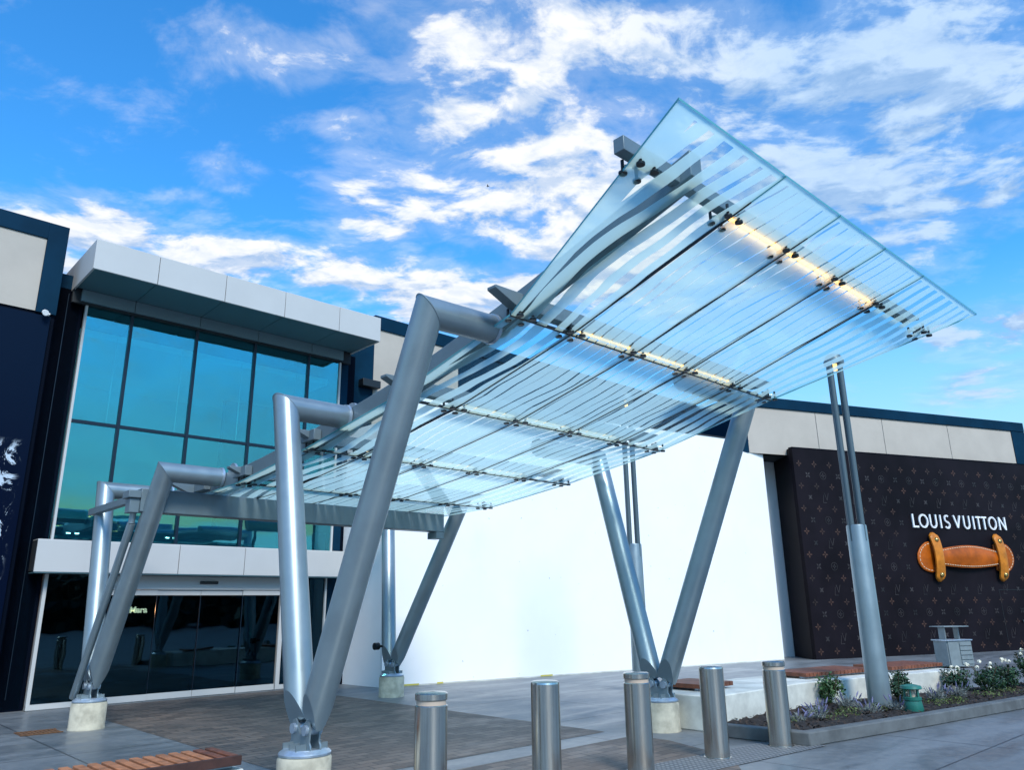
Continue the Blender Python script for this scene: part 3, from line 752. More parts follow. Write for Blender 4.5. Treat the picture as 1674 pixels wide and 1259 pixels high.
# ------------------------------------------------------------------ LEFT BUILDING with poster
lb = thing('dark_building', 'dark navy building block at the far left edge with a beige panel under its parapet', 'building', P(0, -18, 0))
LE = -16.2
MB().box(P, (-9, -22, 0), (3.10, LE - .06, 9.05)).build('wall', M_dark, lb)
MB().box(P, (2.76, LE - .058, 7.22), (3.11, LE, 9.10)).box(P, (-9, LE - .058, 8.75), (2.759, LE, 9.10)).build('parapet_frame', M_navy, lb, bevel=.006)
MB().box(P, (-9, LE - .055, 7.24), (2.755, LE - .03, 8.745)).build('beige_panel', M_beige, lb)
MB().box(P, (-9, LE - .055, .02), (3.02, LE - .035, .30)).build('plinth', M_navy, lb)
po = MB().box(P, (-6, LE - .025, .31), (3.02, LE + .02, 7.16)).build('poster', M_poster)
tag(po, 'tall dark blue poster of a snowy mountain on the left building wall', 'poster')
flt = thing('spotlight', 'small white spotlight at the top right corner of the mountain poster', 'lamp', P(2.98, LE, 7.18))
MB().box(P, (2.95, LE + .021, 7.165), (2.985, LE + .12, 7.195)).build('bracket', M_lettw, flt)
MB().disc(P(2.90, LE + .10, 7.20), E + Z * -.4, .055, .08, 14).build('lamp_head', M_lettw, flt)

# ------------------------------------------------------------------ MID BUILDING behind the white hoarding
mbd = thing('beige_building', 'beige rendered wall with a dark coping rising behind the white hoarding', 'building', P(14, -18, 0))
ME = -17.0
MB().box(P, (10.13, -20, 0), (10.85, ME + .02, 8.9)).build('navy_pier', M_navy, mbd)
MB().box(P, (10.851, -20, 0), (13.8, ME - .0, 9.05)).build('wall', M_beige, mbd)
MB().box(P, (13.801, -20, 0), (26.5, ME - .01, 9.05)).build('dark_wall', M_navy, mbd)
MB().box(P, (10.84, -20, 9.051), (26.5, ME + .04, 9.44)).build('coping', M_navy, mbd, bevel=.006)
MB().box(P, (10.4, ME + .021, 7.3), (10.95, ME + .25, 7.5)).build('vent_box', M_black, mbd, bevel=.01)
MB().box(P, (12.30, ME + .001, 6.5), (12.315, ME + .004, 9.04)).build('panel_joint', M_joint, mbd)

# ------------------------------------------------------------------ WHITE HOARDING
wh = thing('white_hoarding', 'tall blank white construction hoarding between the entrance and the dark brown shopfront', 'hoarding', PW(13, .5, 0))
MB().box(PW, (6.86, 0, .03), (19.82, .12, 6.66)).build('front_face', M_white, wh)
MB().box(PW, (6.86, -.004, 0), (19.82, .1, .029)).build('base_batten', M_wallc, wh)
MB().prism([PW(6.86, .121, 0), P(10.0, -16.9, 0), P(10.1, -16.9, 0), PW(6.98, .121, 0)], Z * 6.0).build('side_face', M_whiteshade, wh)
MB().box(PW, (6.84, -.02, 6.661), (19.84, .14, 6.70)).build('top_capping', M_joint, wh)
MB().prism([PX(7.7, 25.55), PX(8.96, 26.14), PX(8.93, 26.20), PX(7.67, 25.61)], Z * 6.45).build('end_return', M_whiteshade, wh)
M_tape = mat('yellow_tape', (.60, .52, .10), .7)
for a, b in ((6.88, 7.05), (7.3, 7.75), (8.2, 8.35), (11.0, 11.35), (14.6, 14.75)):
    MB().box(PW, (a, -.012, .01), (b, -.0045, .045)).build('tape', M_tape, wh)

# ------------------------------------------------------------------ RIGHT BUILDING over the dark hoarding
rb = thing('far_building', 'beige panelled upper wall with dark blue coping above the dark brown hoarding', 'building', PL(22, 2, 0))
def PR(l, n, z=0): return PL(l, n + .3, z)
xs = [15.9, 18.79, 21.74, 24.88, 28.2]
for a, b in zip(xs[:-1], xs[1:]):
    MB().box(PR, (a + .012, .03, 6.3), (b - .012, .3, 7.84)).build('beige_panel', M_beige, rb)
MB().box(PR, (15.9, .06, 6.3), (30.0, 6, 7.845)).build('wall', M_joint, rb)
MB().box(PR, (15.62, 0, 6.3), (15.9, 6, 7.845)).box(PR, (28.201, 0, 0), (28.9, 6, 7.845)).box(PR, (15.62, -.02, 7.846), (28.9, 6, 8.2)).build('coping_frame', M_navy, rb, bevel=.01)
MB().box(PR, (28.95, .05, 0), (36, 6, 7.55)).build('side_block', M_navy, rb)

# ------------------------------------------------------------------ DARK MONOGRAM HOARDING
lv = thing('brown_hoarding', 'dark brown monogram-patterned hoarding with white lettering at the right', 'hoarding', PL(22, .5, 0))
MB().box(PL, (17.34, 0, 0), (34, .15, 6.48)).build('front_face', M_lv, lv)
MB().prism([PL(17.34, .151, 0), PX(8.93, 26.07), PX(9.08, 26.1), PL(17.5, .151, 0)], Z * 6.48).build('side_face', M_lv, lv)
MB().box(PL, (17.33, -.012, 6.481), (34, .16, 6.51)).build('top_capping', M_dark, lv)
def flat(mb, pts, l, z, n0=-.006):
    """flat shape on the hoarding's face, 5 mm thick"""
    mb.prism([PL(l + x, n0, z + y) for x, y in pts], LN * .005)
def petal(a, r0, r1, w):
    ca, sa = math.cos(a), math.sin(a)
    q = [(r0, 0), (r0 + (r1 - r0) * .45, w), (r1, 0), (r0 + (r1 - r0) * .45, -w)]
    return [(x * ca - y * sa, x * sa + y * ca) for x, y in q]
def flower(mb, l, z, s, rot=0):
    for k in range(4): flat(mb, petal(rot + k * math.pi / 2, .1 * s, s, .24 * s), l, z)
def ring(mb, l, z, r0, r1, n=20, n0=-.006, sy=1.0):
    for k in range(n):
        a, b = 2 * math.pi * k / n, 2 * math.pi * (k + 1) / n
        flat(mb, [(r0 * math.cos(a), sy * r0 * math.sin(a)), (r1 * math.cos(a), sy * r1 * math.sin(a)), (r1 * math.cos(b), sy * r1 * math.sin(b)), (r0 * math.cos(b), sy * r0 * math.sin(b))], l, z, n0)
def stroke(mb, pts, w, l, z, n0=-.006):
    for (x0, y0), (x1, y1) in zip(pts[:-1], pts[1:]):
        t = Vector((x1 - x0, y1 - y0)); 
        if t.length < 1e-6: continue
        t.normalize(); nx_, ny_ = -t.y * w / 2, t.x * w / 2
        flat(mb, [(x0 + nx_, y0 + ny_), (x0 - nx_, y0 - ny_), (x1 - nx_, y1 - ny_), (x1 + nx_, y1 + ny_)], l, z, n0)
def lvmono(mb, l, z, s):
    stroke(mb, [(-.36 * s, .42 * s), (-.56 * s, -.75 * s), (.14 * s, -.75 * s)], .07 * s, l, z)
    stroke(mb, [(-.16 * s, .75 * s), (.22 * s, -.36 * s), (.60 * s, .75 * s)], .08 * s, l, z)
brown, grey = MB(), MB()
rng = random.Random(3)
cp, rp = .62, .36; z = .22; row = 0
while z < 6.3:
    kind = row % 4
    k = 0; l = 17.55 + (cp / 2 if row % 2 else 0)
    while l < 30.5:
        inh = 21.75 < l < 26.85 and 2.2 < z < 4.75
        if not inh:
            if kind in (0, 2): flower(brown, l, z, .115)
            elif kind == 1:
                if k % 2: lvmono(grey, l, z, .21)
                else: flower(grey, l, z, .10, math.pi / 4); flat(grey, [(.035, 0), (0, .05), (-.035, 0), (0, -.05)], l, z, -.0075)
            else:
                if k % 2: flower(grey, l, z, .085); ring(grey, l, z, .115, .128, 14)
                else: flower(grey, l, z, .12, math.pi / 4)
        l += cp; k += 1
    z += rp; row += 1
brown.build('monogram_pattern', M_lvmark, lv, smooth=False); grey.build('monogram_pattern', M_lvmark2, lv, smooth=False)
# door cut in the hoarding
MB().box(PL, (25.58, -.006, .02), (25.60, -.0005, 2.0)).box(PL, (25.601, -.006, 1.98), (26.86, -.0005, 2.0)).box(PL, (26.861, -.006, .02), (26.88, -.0005, 2.0)).build('door_outline', M_black, lv)
MB().disc(PL(26.46, -.05, .95), LN, .04, .045, 14).build('door_knob', M_chrome, lv)
# lettering
def arc(cx, cy, rx, ry, a0, a1, n=16): return [(cx + rx * math.cos(R(a0 + (a1 - a0) * i / n)), cy + ry * math.sin(R(a0 + (a1 - a0) * i / n))) for i in range(n + 1)]
H, SW = .45, .058
def L_(w): return [[(SW / 2, H), (SW / 2, 0)], [(SW / 2, SW / 2), (w, SW / 2)]]
def O_(w): return [arc(w / 2, H / 2, w / 2 - SW / 2, H / 2 - SW / 2 + .01, 0, 360, 28)]
def U_(w): r_ = w / 2 - SW / 2; return [[(SW / 2, H)] + arc(w / 2, r_ + SW / 2, r_, r_ + .01, 180, 360, 14) + [(w - SW / 2, H)]]
def I_(w): return [[(w / 2, H), (w / 2, 0)]]
def S_(w):
    q = H / 4; return [arc(w / 2 + .005, H - q - .01, w / 2 - SW / 2, q - SW / 2 + .02, 50, 260, 14) + arc(w / 2 - .005, q, w / 2 - SW / 2 + .01, q - SW / 2 + .015, 80, -140, 14)]
def V_(w): return [[(.03, H), (w / 2, .03)], [(w / 2, .03), (w - .03, H)]]
def T_(w): return [[(0, H - SW / 2), (w, H - SW / 2)], [(w / 2, H), (w / 2, 0)]]
def N_(w): return [[(SW / 2, 0), (SW / 2, H)], [(SW / 2 + .01, H - .03), (w - SW / 2 - .01, .03)], [(w - SW / 2, 0), (w - SW / 2, H)]]
letters = [('L', L_, 22.04, .25), ('O', O_, 22.33, .42), ('U', U_, 22.83, .32), ('I', I_, 23.29, .08), ('S', S_, 23.50, .25), ('V', V_, 23.93, .35),
           ('U', U_, 24.40, .31), ('I', I_, 24.85, .08), ('T', T_, 25.01, .25), ('T', T_, 25.29, .25), ('O', O_, 25.62, .40), ('N', N_, 26.13, .34)]
for nm, fn, l0, w in letters:
    mb = MB()
    for i, pl in enumerate(fn(w)):
        for (x0, y0), (x1, y1) in zip(pl[:-1], pl[1:]):
            t = Vector((x1 - x0, y1 - y0)); t.normalize(); ex = .006
            x0_, y0_, x1_, y1_ = x0 - t.x * ex, y0 - t.y * ex, x1 + t.x * ex, y1 + t.y * ex
            if len(pl) < 4: x0_, y0_, x1_, y1_ = x0, y0, x1, y1
            nx_, ny_ = -t.y * SW / 2, t.x * SW / 2
            mb.prism([PL(l0 + x, -.055 - .002 * i, 4.035 + y) for x, y in ((x0_ + nx_, y0_ + ny_), (x0_ - nx_, y0_ - ny_), (x1_ - nx_, y1_ - ny_), (x1_ + nx_, y1_ + ny_))], LN * (.04 + .002 * i))
    mb.build('letter', M_lettw, lv, smooth=False)
# giant leather handle
hd = thing('leather_handle', 'giant tan leather luggage handle with brass studs mounted under the white lettering', 'handle', PL(24.3, -.1, 2.5))
def rounded(pts, n=3):
    return pts
lp = [(22.60, 3.58), (22.44, 3.545), (22.30, 3.462), (22.19, 3.38), (22.11, 3.28), (22.035, 3.17), (22.01, 3.02), (22.02, 2.88), (22.107, 2.735), (22.2, 2.66), (22.31, 2.61), (22.45, 2.57), (22.60, 2.56), (22.95, 2.62), (22.95, 3.55)]
rp_ = [(25.95, 3.58), (26.12, 3.575), (26.293, 3.52), (26.40, 3.44), (26.467, 3.374), (26.53, 3.25), (26.553, 3.11), (26.54, 2.98), (26.50, 2.88), (26.42, 2.76), (26.3, 2.65), (26.15, 2.58), (25.95, 2.54), (25.62, 2.64), (25.62, 3.52)]
def plate(name, pts, n0, th, m, par, bevel=.03): return MB().prism([PL(x, n0, y) for x, y in pts], LN * th).build(name, m, par, bevel=bevel)
a1 = plate('end_pad', lp, -.07, .065, M_leather, hd); a2 = plate('end_pad', rp_, -.07, .065, M_leather, hd)
# bulged middle strap
mb = MB(); nl, nw = 28, 10; vs = []
for i in range(nl + 1):
    t = i / nl; l = 22.86 + t * 2.84; bul = math.sin(math.pi * t)
    top = 3.30 + .165 * bul; bot = 2.81 - .10 * bul
    for j in range(nw + 1):
        q = j / nw; zz = bot + (top - bot) * q; out = -.10 - .07 * bul - .075 * math.sin(math.pi * q)
        vs.append(PL(l, out, zz))
nf = len(vs)
for v in vs[:]: vs.append(v + LN * .05)
fs = []
for i in range(nl):
    for j in range(nw):
        a = i * (nw + 1) + j; fs.append((a, a + 1, a + nw + 2, a + nw + 1)); fs.append((nf + a, nf + a + nw + 1, nf + a + nw + 2, nf + a + 1))
for i in range(nl):
    a = i * (nw + 1); b = a + nw; fs += [(a, a + nw + 1, nf + a + nw + 1, nf + a), (b, nf + b, nf + b + nw + 1, b + nw + 1)]
for j in range(nw):
    a = j; b = nl * (nw + 1) + j; fs += [(a, nf + a, nf + a + 1, a + 1), (b, b + 1, nf + b + 1, nf + b)]
cs = mb.add(vs, fs).build('grip_strap', M_leather, hd, sharp=60)
def caps(x0, z0, x1, z1, w, n=10):
    t = Vector((x1 - x0, z1 - z0)).normalized(); a = math.atan2(t.y, t.x)
    pts = [(x1 + w / 2 * math.cos(a - math.pi / 2 + math.pi * k / n), z1 + w / 2 * math.sin(a - math.pi / 2 + math.pi * k / n)) for k in range(n + 1)]
    pts += [(x0 + w / 2 * math.cos(a + math.pi / 2 + math.pi * k / n), z0 + w / 2 * math.sin(a + math.pi / 2 + math.pi * k / n)) for k in range(n + 1)]
    return pts
for x0, x1 in ((22.79, 22.80), (25.79, 25.78)):
    s = MB(); pts = []
    n = 16; w = .42; vs = []; prof = []
    for i in range(n + 1):
        t = i / n; zz = 3.88 - t * 1.62
        wd = w / 2 * min(1, math.sqrt(max(0, 1 - ((abs(t - .5) - .37) / .13) ** 2)) if abs(t - .5) > .37 else 1) * (1 - .12 * math.sin(math.pi * t))
        wd = max(wd, .03); out = -.09 - .16 * math.sin(math.pi * t) ** .7
        xc = x0 + (x1 - x0) * t; prof.append((xc, zz, wd, out))
    for xc, zz, wd, out in prof: vs += [PL(xc - wd, out, zz), PL(xc - wd * .5, out - .025, zz), PL(xc + wd * .5, out - .025, zz), PL(xc + wd, out, zz), PL(xc + wd, out + .05, zz), PL(xc - wd, out + .05, zz)]
    fs = []
    for i in range(n):
        for k in range(6): fs.append((i * 6 + k, i * 6 + (k + 1) % 6, (i + 1) * 6 + (k + 1) % 6, (i + 1) * 6 + k))
    fs += [tuple(range(6)), tuple(range(n * 6, n * 6 + 6))]
    st = s.add(vs, fs).build('cross_strap', M_leather2, hd, sharp=50)
    for zz in (3.62, 2.485):
        MB().lathe((0, 0, 0), [(.085, 0), (.08, .03), (.05, .06), (.015, .07)], 18)
        mbs = MB(); c = PL((x0 + x1) / 2, -.20, zz)
        prof2 = [(.085, 0), (.08, .03), (.05, .06), (.012, .075)]; vs2 = []
        for r_, h in prof2:
            for k in range(18): vs2.append(c + LD * (r_ * math.cos(2 * math.pi * k / 18)) + Z * (r_ * math.sin(2 * math.pi * k / 18)) - LN * h)
        fs2 = [(i * 18 + k, i * 18 + (k + 1) % 18, (i + 1) * 18 + (k + 1) % 18, (i + 1) * 18 + k) for i in range(3) for k in range(18)] + [tuple(range(18)), tuple(range(54, 72))]
        mbs.add(vs2, fs2).build('brass_stud', M_brass, st)
def stitches(pts, inset_to, n0, par, step=.075):
    mb = MB()
    for (x0, z0), (x1, z1) in zip(pts[:-1], pts[1:]):
        L = math.hypot(x1 - x0, z1 - z0); n = max(1, int(L / step))
        for i in range(n):
            t0, t1 = (i + .18) / n, (i + .82) / n
            q0 = Vector((x0 + (x1 - x0) * t0, z0 + (z1 - z0) * t0)); q1 = Vector((x0 + (x1 - x0) * t1, z0 + (z1 - z0) * t1))
            t = (q1 - q0).normalized(); nn_ = Vector((-t.y, t.x)) * .009
            fn = n0 if not callable(n0) else n0((q0.x + q1.x) / 2)
            mb.prism([PL(a.x, fn, a.y) for a in (q0 + nn_, q0 - nn_, q1 - nn_, q1 + nn_)], LN * .012)
    mb.build('stitching', M_stitch, par, smooth=False)
def shrink(pts, c, k): return [(c[0] + (x - c[0]) * k, c[1] + (y - c[1]) * k) for x, y in pts]
stitches(shrink(lp[:13], (22.6, 3.07), .87), None, -.078, a1); stitches(shrink(rp_[:13], (25.95, 3.07), .87), None, -.078, a2)
top = []; bot = []
for i in range(27):
    t = .03 + .94 * i / 26; bul = math.sin(math.pi * t)
    top.append((22.86 + t * 2.84, 3.30 + .165 * bul - .055)); bot.append((22.86 + t * 2.84, 2.81 - .10 * bul + .055))
fo = lambda l: -.10 - .07 * math.sin(math.pi * (l - 22.86) / 2.84) - .04
stitches(top, None, fo, cs); stitches(bot, None, fo, cs)

# ------------------------------------------------------------------ BOLLARDS
b_pos = [(-.72, 6.98), (.275, 7.87), (1.27, 8.68), (2.24, 9.42), (3.17, 10.08)]
def bollard(lit, loc, label):
    t = thing('bollard', label, 'bollard', (*loc, 0), 'stainless bollards in a row before the canopy')
    c = t.location; rr = .138
    if lit:
        MB().lathe(c, [(rr + .015, 0), (rr + .015, .012), (rr, .014), (rr, .86), (rr - .008, .868)], 48).build('post', M_stainless, t)
        MB().lathe(c, [(rr - .012, .868), (rr - .012, .905)], 48).build('lamp_ring', M_bolglass, t)
        MB().lathe(c, [(rr - .006, .9051), (rr, .912), (rr, .955), (rr - .012, .966), (.02, .972)], 48).build('cap', M_stainless, t)
    else:
        MB().lathe(c, [(rr + .015, 0), (rr + .015, .012), (rr, .014), (rr, .94)], 48).build('post', M_stainless, t)
        MB().lathe(c, [(rr, .9401), (rr - .004, .955), (rr - .02, .966), (.02, .972)], 48).build('cap', M_stainless, t)
    return t
bollard(True, b_pos[0], 'brushed steel bollard with a frosted lamp ring, nearest the near left canopy footing')
bollard(False, b_pos[1], 'plain brushed steel bollard standing alone between two lamp-ringed ones before the open paving')
bollard(True, b_pos[2], 'brushed steel bollard with a frosted lamp ring in front of the near right canopy footing')
bollard(False, b_pos[3], 'plain brushed steel bollard in front of the left end of the bench wall')
bollard(True, b_pos[4], 'brushed steel bollard with a lamp ring beside the planter kerb corner')

# ------------------------------------------------------------------ LAMP POSTS
def lamp_post(loc, label, rot, top=6.1):
    t = thing('lamp_post', label, 'lamp post', loc, 'slotted steel lamp posts'); c = Vector(loc); zb = c.z
    MB().lathe(c, [(.175, 0), (.17, .3), (.155, 2.86 - zb - .02), (.15, 2.86 - zb), (.04, 2.86 - zb + .012)], 32).build('post', M_steel, t)
    u = Vector((math.cos(rot), math.sin(rot), 0)); v = Vector((-u.y, u.x, 0))
    f = lambda x, y, z: c + u * x + v * y + Z * z
    for sx, sy in ((1, 0), (-1, 0), (0, 1), (0, -1)):
        q = .112
        x, y = sx * q, sy * q
        MB().sweep([f(x, y, 2.60 - zb), f(x, y, top - zb)], .046, 12).build('rod', M_rod, t)
    MB().lathe(c, [(.165, top - zb), (.17, top - zb + .05), (.12, top - zb + .16), (.02, top - zb + .2)], 24).build('lamp_cap', M_beam, t)
    MB().lathe(c, [(.06, top - zb - .10), (.07, top - zb - .001)], 16).build('lamp', M_lampglow, t)
    return t
lamp_post((5.60, 12.75, .08), 'tall blue-grey slotted lamp post standing in the planter bed among lavender', .5, 5.62)
lamp_post((2.46, 16.12, 0), 'tall blue-grey slotted lamp post on the paving behind the near right canopy legs', -.85, 5.9)

# ------------------------------------------------------------------ FRONT TIMBER BENCH
fb = thing('timber_bench', 'slatted reddish timber bench on a pale concrete base at the lower left', 'bench', P(2.45, -7.24, 0))
n = 17; d0, d1 = 1.42, 3.27
for i in range(n):
    a = d0 + (d1 - d0) * i / n; b = a + (d1 - d0) / n - .034
    MB().box(P, (a, -7.52, .375), (b, -6.97, .45)).build('slat', M_wood2 if i not in (0, 1, 2, 15, 16) else M_wood, fb, bevel=.006)
MB().box(P, (d0, -6.969, .372), (d1 - .02, -6.93, .448)).build('front_rail', M_woodd, fb, bevel=.004)
MB().box(P, (d0 + .03, -7.45, .335), (d1 - .05, -7.41, .374)).box(P, (d0 + .03, -7.08, .335), (d1 - .05, -7.04, .374)).build('bearer', M_chrome, fb)
MB().box(P, (d0 - .05, -7.55, 0), (d1 + .02, -6.96, .334)).build('concrete_base', M_wallc, fb, bevel=.012)

# drain cover
dc = MB()
for i in range(9):
    dc.box(P, (2.96 + i * .056, -13.62, .005), (2.96 + i * .056 + .040, -13.28, .014))
dc.box(P, (2.93, -13.66, .005), (3.47, -13.63, .016)).box(P, (2.93, -13.27, .005), (3.47, -13.24, .016)).box(P, (2.94, -13.63, .003), (3.46, -13.27, .006))
tag(dc.build('drain_cover', M_rust), 'small rusty brown drain cover on the paving at the left', 'drain cover')

# ------------------------------------------------------------------ LITTER BIN
bn = thing('litter_bin', 'grey louvred litter bin with a flat hood, before the brown hoarding', 'litter bin', (11.28, 20.98, 0))
ub = Vector((.96, .28, 0)) * .88; vb = Vector((-.28, .96, 0)) * .88
fbn = lambda x, y, z: bn.location + ub * x + vb * y + Z * (z * .94)
MB().box(fbn, (-.40, -.26, .04), (.42, .30, .70)).build('body', M_binm, bn, bevel=.01)
mb = MB()
for k in range(5): mb.box(fbn, (-.02, -.285, .10 + k * .118), (.40, -.262, .10 + k * .118 + .098))
mb.build('louvre_panel', M_binm, bn, bevel=.006)
MB().box(fbn, (-.44, -.29, .701), (.46, .33, .735)).build('top_plate', M_flange, bn, bevel=.006)
MB().box(fbn, (-.425, -.22, .05), (-.401, .02, 1.06)).box(fbn, (.28, .0, .736), (.31, .18, 1.06)).build('hood_post', M_binm, bn)
MB().box(fbn, (-.50, -.30, 1.061), (.40, .26, 1.085)).build('hood', M_binm, bn, bevel=.008)

# ------------------------------------------------------------------ PATH LIGHT in the bed
pl = thing('path_light', 'squat green louvred garden light at the front of the planter bed', 'garden light', (5.80, 12.12, .1)); c = pl.location
MB().lathe(c, [(.13, -.05), (.145, -.02), (.12, .14), (.118, .15)], 28).build('base', M_green, pl)
mb = MB()
for k in range(5):
    a = 2 * math.pi * k / 5 + .3; q = c + Vector((math.cos(a) * .095, math.sin(a) * .095, .15)); mb.box(lambda x, y, z, q=q: q + Vector((x, y, z)), (-.012, -.012, 0), (.012, .012, .16))
mb.build('posts', M_green, pl)
MB().lathe(c, [(.055, .15), (.05, .30)], 16).build('lamp_core', M_bolglass, pl)
MB().lathe(c, [(.125, .16), (.128, .20), (.115, .205)], 28).build('louvre', M_green, pl)
MB().lathe(c, [(.135, .31), (.15, .32), (.14, .355), (.06, .375), (.01, .378)], 28).build('hood', M_green, pl)

# ------------------------------------------------------------------ PLANTS
def leaf_cloud(mb, c, rx, rz, n, size, rng, shape=1.0):
    for _ in range(n):
        while True:
            p = Vector((rng.uniform(-1, 1), rng.uniform(-1, 1), rng.uniform(-1, 1)))
            if .25 < p.length < 1: break
        p = Vector((p.x * rx, p.y * rx, p.z * rz)); p *= .75 + .35 * rng.random()
        q = Vector(c) + p; nrm = (p.normalized() + Vector((rng.uniform(-1, 1), rng.uniform(-1, 1), rng.uniform(-.3, 1)))).normalized()
        a = nrm.orthogonal().normalized(); a = (Matrix.Rotation(rng.uniform(0, 6.28), 3, nrm) @ a); b = nrm.cross(a); s = size * rng.uniform(.6, 1.3)
        mb.add([q - a * s, q + b * s * .42 - nrm * s * .1, q + a * s, q - b * s * .42 - nrm * s * .1], [(0, 1, 2, 3)])
def shrub(loc, h, w, label, m, n=520, flowers=0, name='shrub', cat='shrub', group=None):
    t = thing(name, label, cat, loc, group); c = t.location; rng = random.Random(hash((round(loc[0], 2), round(loc[1], 2))) & 0xffff)
    mb = MB()
    for k in range(7):
        a = rng.uniform(0, 6.28); mb.sweep([c, c + Vector((math.cos(a) * w * .3, math.sin(a) * w * .3, h * .55)), c + Vector((math.cos(a) * w * .5, math.sin(a) * w * .5, h * .85))], .006, 6)
    mb.build('stem', M_stem, t)
    mb = MB()
    for k in range(6):
        q = c + Vector((rng.uniform(-.45, .45) * w, rng.uniform(-.45, .45) * w, h * rng.uniform(.35, .72)))
        leaf_cloud(mb, q, w * .34, h * .30, n // 6, .035, rng)
    leaf_cloud(mb, c + Z * h * .35, w * .5, h * .32, n // 3, .035, rng)
    mb.build('foliage', m, t, smooth=False)
    for k in range(flowers):
        a = rng.uniform(0, 6.28); rr = rng.uniform(0, .55) * w
        q = c + Vector((math.cos(a) * rr, math.sin(a) * rr, h * rng.uniform(.72, 1.12)))
        f = MB()
        for j in range(16):
            b = Vector((rng.uniform(-1, 1), rng.uniform(-1, 1), rng.uniform(-.3, 1))).normalized(); s = .030
            a1_ = b.orthogonal().normalized(); b1_ = b.cross(a1_); qq = q + b * .020
            f.add([qq - a1_ * s * .6, qq + b * s * .3 - b1_ * s * .6, qq + a1_ * s * .6 + b * s * .5, qq + b * s * .3 + b1_ * s * .6], [(0, 1, 2, 3)])
        f.build('blossom', M_rose, t, smooth=False)
    return t
shrub((4.92, 13.0, .1), .52, .36, 'rounded bright green shrub to the left of the lamp post in the bed', M_leaf)
shrub((6.10, 13.20, .1), .50, .36, 'dark green shrub directly behind the green garden light', M_leaf2)
RG = 'white rose bushes at the right end of the bed'
shrub((7.72, 14.30, .1), .46, .38, 'white rose bush at the end of the concrete bench, leftmost of the roses', M_leaf2, 520, 6, 'rose_bush', 'rose bush', RG)
shrub((8.25, 14.42, .1), .50, .40, 'low white rose bush with few blooms, second from the bench end', M_leaf2, 560, 4, 'rose_bush', 'rose bush', RG)
shrub((8.80, 14.80, .1), .46, .40, 'dense dark white-flowered rose bush, third from the bench end', M_leaf2, 560, 4, 'rose_bush', 'rose bush', RG)
shrub((9.42, 15.05, .1), .68, .38, 'tallest rose bush with pale yellow blooms at the far right', M_leaf2, 620, 8, 'rose_bush', 'rose bush', RG)
def lavender(loc, h, w, label, fl=True):
    h *= .72
    t = thing('lavender_plant', label, 'lavender', loc, 'lavender clumps in the planter bed'); c = t.location; rng = random.Random(int(loc[0] * 1000))
    mb = MB()
    for k in range(60):
        a = rng.uniform(0, 6.28); rr = w * math.sqrt(rng.random()); tip = c + Vector((math.cos(a) * rr, math.sin(a) * rr, h * rng.uniform(.45, 1.0))); b = c + Vector((math.cos(a) * rr * .35, math.sin(a) * rr * .35, -.02))
        s = Vector((-math.sin(a), math.cos(a), 0)) * .006
        mb.add([b - s, b + s, tip + s * .6, tip - s * .6], [(0, 1, 2, 3)])
        for j in range(3):
            q = b.lerp(tip, rng.uniform(.15, .8)); dv = Vector((rng.uniform(-1, 1), rng.uniform(-1, 1), rng.uniform(.1, 1))).normalized() * .06; sv = dv.orthogonal().normalized() * .009
            mb.add([q - sv, q + sv, q + dv], [(0, 1, 2)])
        if fl and k % 9 == 0:
            ax = (tip - b).normalized(); MB().sweep([tip, tip + ax * .05, tip + ax * .10], .012, 6, radii=[.006, .012, .004]).build('flower_spike', M_lavf, t)
    mb.build('foliage', M_lav, t, smooth=False)
for args in [((4.35, 11.95, .1), .20, .20, 'low silvery lavender clump in front of the bright green shrub'),
             ((5.02, 12.55, .1), .28, .24, 'bluish lavender clump just left of the lamp post foot'),
             ((5.10, 12.0, .1), .20, .22, 'grey lavender clump near the kerb in front of the lamp post'),
             ((5.62, 12.22, .1), .20, .20, 'silver lavender clump between the lamp post and the green garden light'),
             ((6.72, 13.20, .1), .34, .22, 'tall blue lavender clump just right of the green garden light'),
             ((7.35, 13.75, .1), .26, .20, 'grey lavender clump in front of the leftmost rose bush'),
             ((3.78, 11.25, .1), .16, .18, 'small sparse lavender clump at the left end of the bed'),
             ((4.12, 11.42, .1), .18, .16, 'small yellowish lavender clump close to the kerb at the left end')]:
    lavender(*args)

# mulch chips, fallen leaves and low green cover over the soil
M_chip = mat('mulch_chip', (.045, .028, .018), .9, noise=.7, nscale=30); M_cover = mat('low_green_cover', (.085, .12, .03), .7, noise=.5, nscale=12)
rng = random.Random(5); mb = MB()
def in_bed(x, y):
    c = False; n_ = len(soil_poly)
    for i in range(n_):
        a, b = soil_poly[i], soil_poly[(i + 1) % n_]
        if (a.y > y) != (b.y > y) and x < (b.x - a.x) * (y - a.y) / (b.y - a.y) + a.x: c = not c
    return c
k = 0
while k < 2600:
    x, y = rng.uniform(2.6, 11), rng.uniform(10, 16.4)
    if not in_bed(x, y): continue
    k += 1; q = Vector((x, y, .118 + rng.uniform(0, .025))); a = rng.uniform(0, 6.28); l_ = rng.uniform(.012, .035)
    u_ = Vector((math.cos(a), math.sin(a), rng.uniform(-.4, .6))) * l_; v_ = Vector((-math.sin(a), math.cos(a), rng.uniform(-.3, .3))) * l_ * .4
    mb.add([q - u_ - v_, q + u_ - v_, q + u_ + v_, q - u_ + v_], [(0, 1, 2, 3)])
mc = mb.build('mulch', M_chip, smooth=False); mc['kind'] = 'stuff'; mc['label'] = 'dark bark chips scattered over the planter soil'
mb = MB()
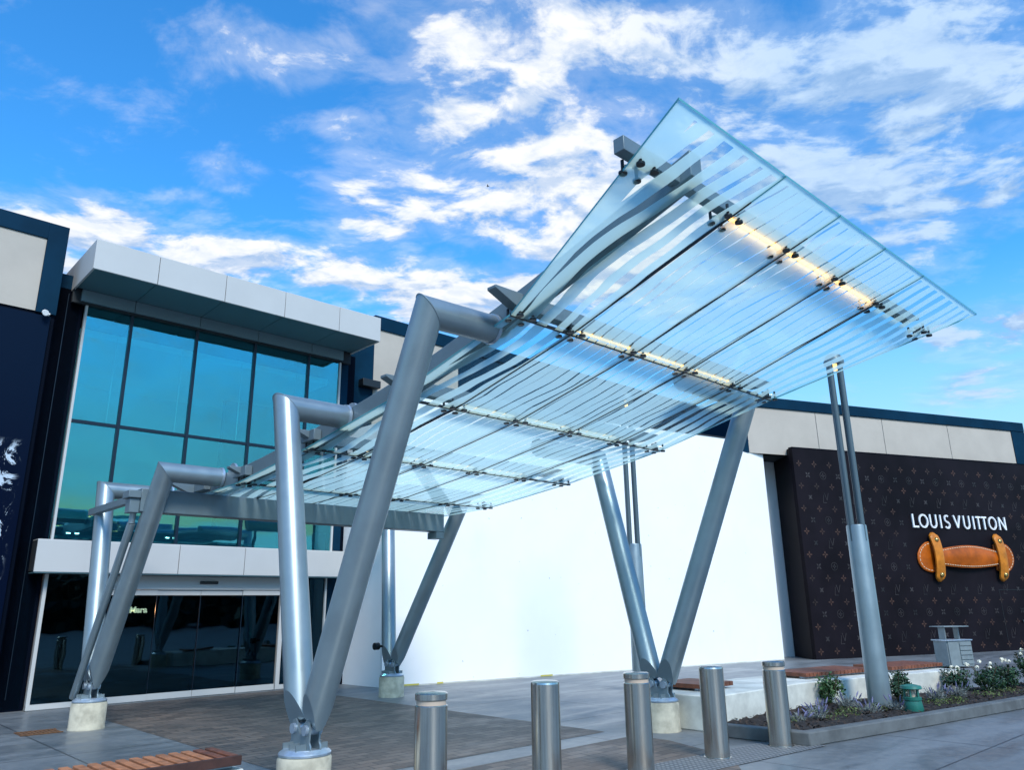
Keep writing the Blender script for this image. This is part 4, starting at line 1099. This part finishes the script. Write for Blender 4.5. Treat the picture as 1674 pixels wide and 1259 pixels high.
for cx_, cy_, w_ in ((4.3, 11.55, .30), (4.75, 11.9, .22), (6.55, 12.85, .30), (6.95, 13.1, .22), (5.35, 12.35, .2), (7.9, 13.9, .3), (3.6, 11.2, .2), (8.5, 14.35, .3)):
    leaf_cloud(mb, Vector((cx_, cy_, .14)), w_, .075, 130, .022, rng)
gc = mb.build('ground_cover', M_cover, smooth=False); gc['kind'] = 'stuff'; gc['label'] = 'low yellowish green cover growing between the lavender clumps'

# ------------------------------------------------------------------ BIRD, far wood behind the camera (seen only in the glass)
bq = Vector((-3.1, 99.0, 60.35))
mb = MB(); mb.sweep([bq + Vector((-.18, 0, 0)), bq + Vector((-.05, 0, .02)), bq + Vector((.12, 0, .02)), bq + Vector((.25, 0, 0))], .05, 8, radii=[.02, .06, .055, .015])
mb.add([bq + Vector((-.05, 0, .03)), bq + Vector((.1, 0, .03)), bq + Vector((.02, -.25, .16)), bq + Vector((-.1, -.5, .05))], [(0, 1, 2, 3)])
mb.add([bq + Vector((-.05, 0, .03)), bq + Vector((.1, 0, .03)), bq + Vector((.02, .25, .16)), bq + Vector((-.1, .5, .05))], [(0, 1, 2, 3)])
tag(mb.build('bird', M_bird), 'tiny dark bird gliding in front of the white cloud', 'bird')
rng = random.Random(11); mb = MB()
for k in range(230):
    a = R(rng.uniform(70, 215)); rad = rng.uniform(62, 80); q = Vector((math.sin(a) * rad, math.cos(a) * rad, 0)); hh = rng.uniform(4.5, 7.8)
    for j in range(75):
        p = Vector((rng.gauss(0, 1.9), rng.gauss(0, 1.6), min(hh, abs(rng.gauss(hh * .42, hh * .30))))); s = rng.uniform(.5, 1.1)
        v = Vector((rng.uniform(-1, 1), rng.uniform(-1, 1), rng.uniform(-1, 1))).normalized(); a_ = v.orthogonal().normalized() * s; b_ = v.cross(a_)
        mb.add([q + p - a_, q + p + b_ * .8, q + p + a_, q + p - b_ * .8], [(0, 1, 2, 3)])
ow = mb.build('distant_wood', M_tree, smooth=False); ow['kind'] = 'stuff'; ow['label'] = 'dark belt of trees across the car park, mirrored in the glass'
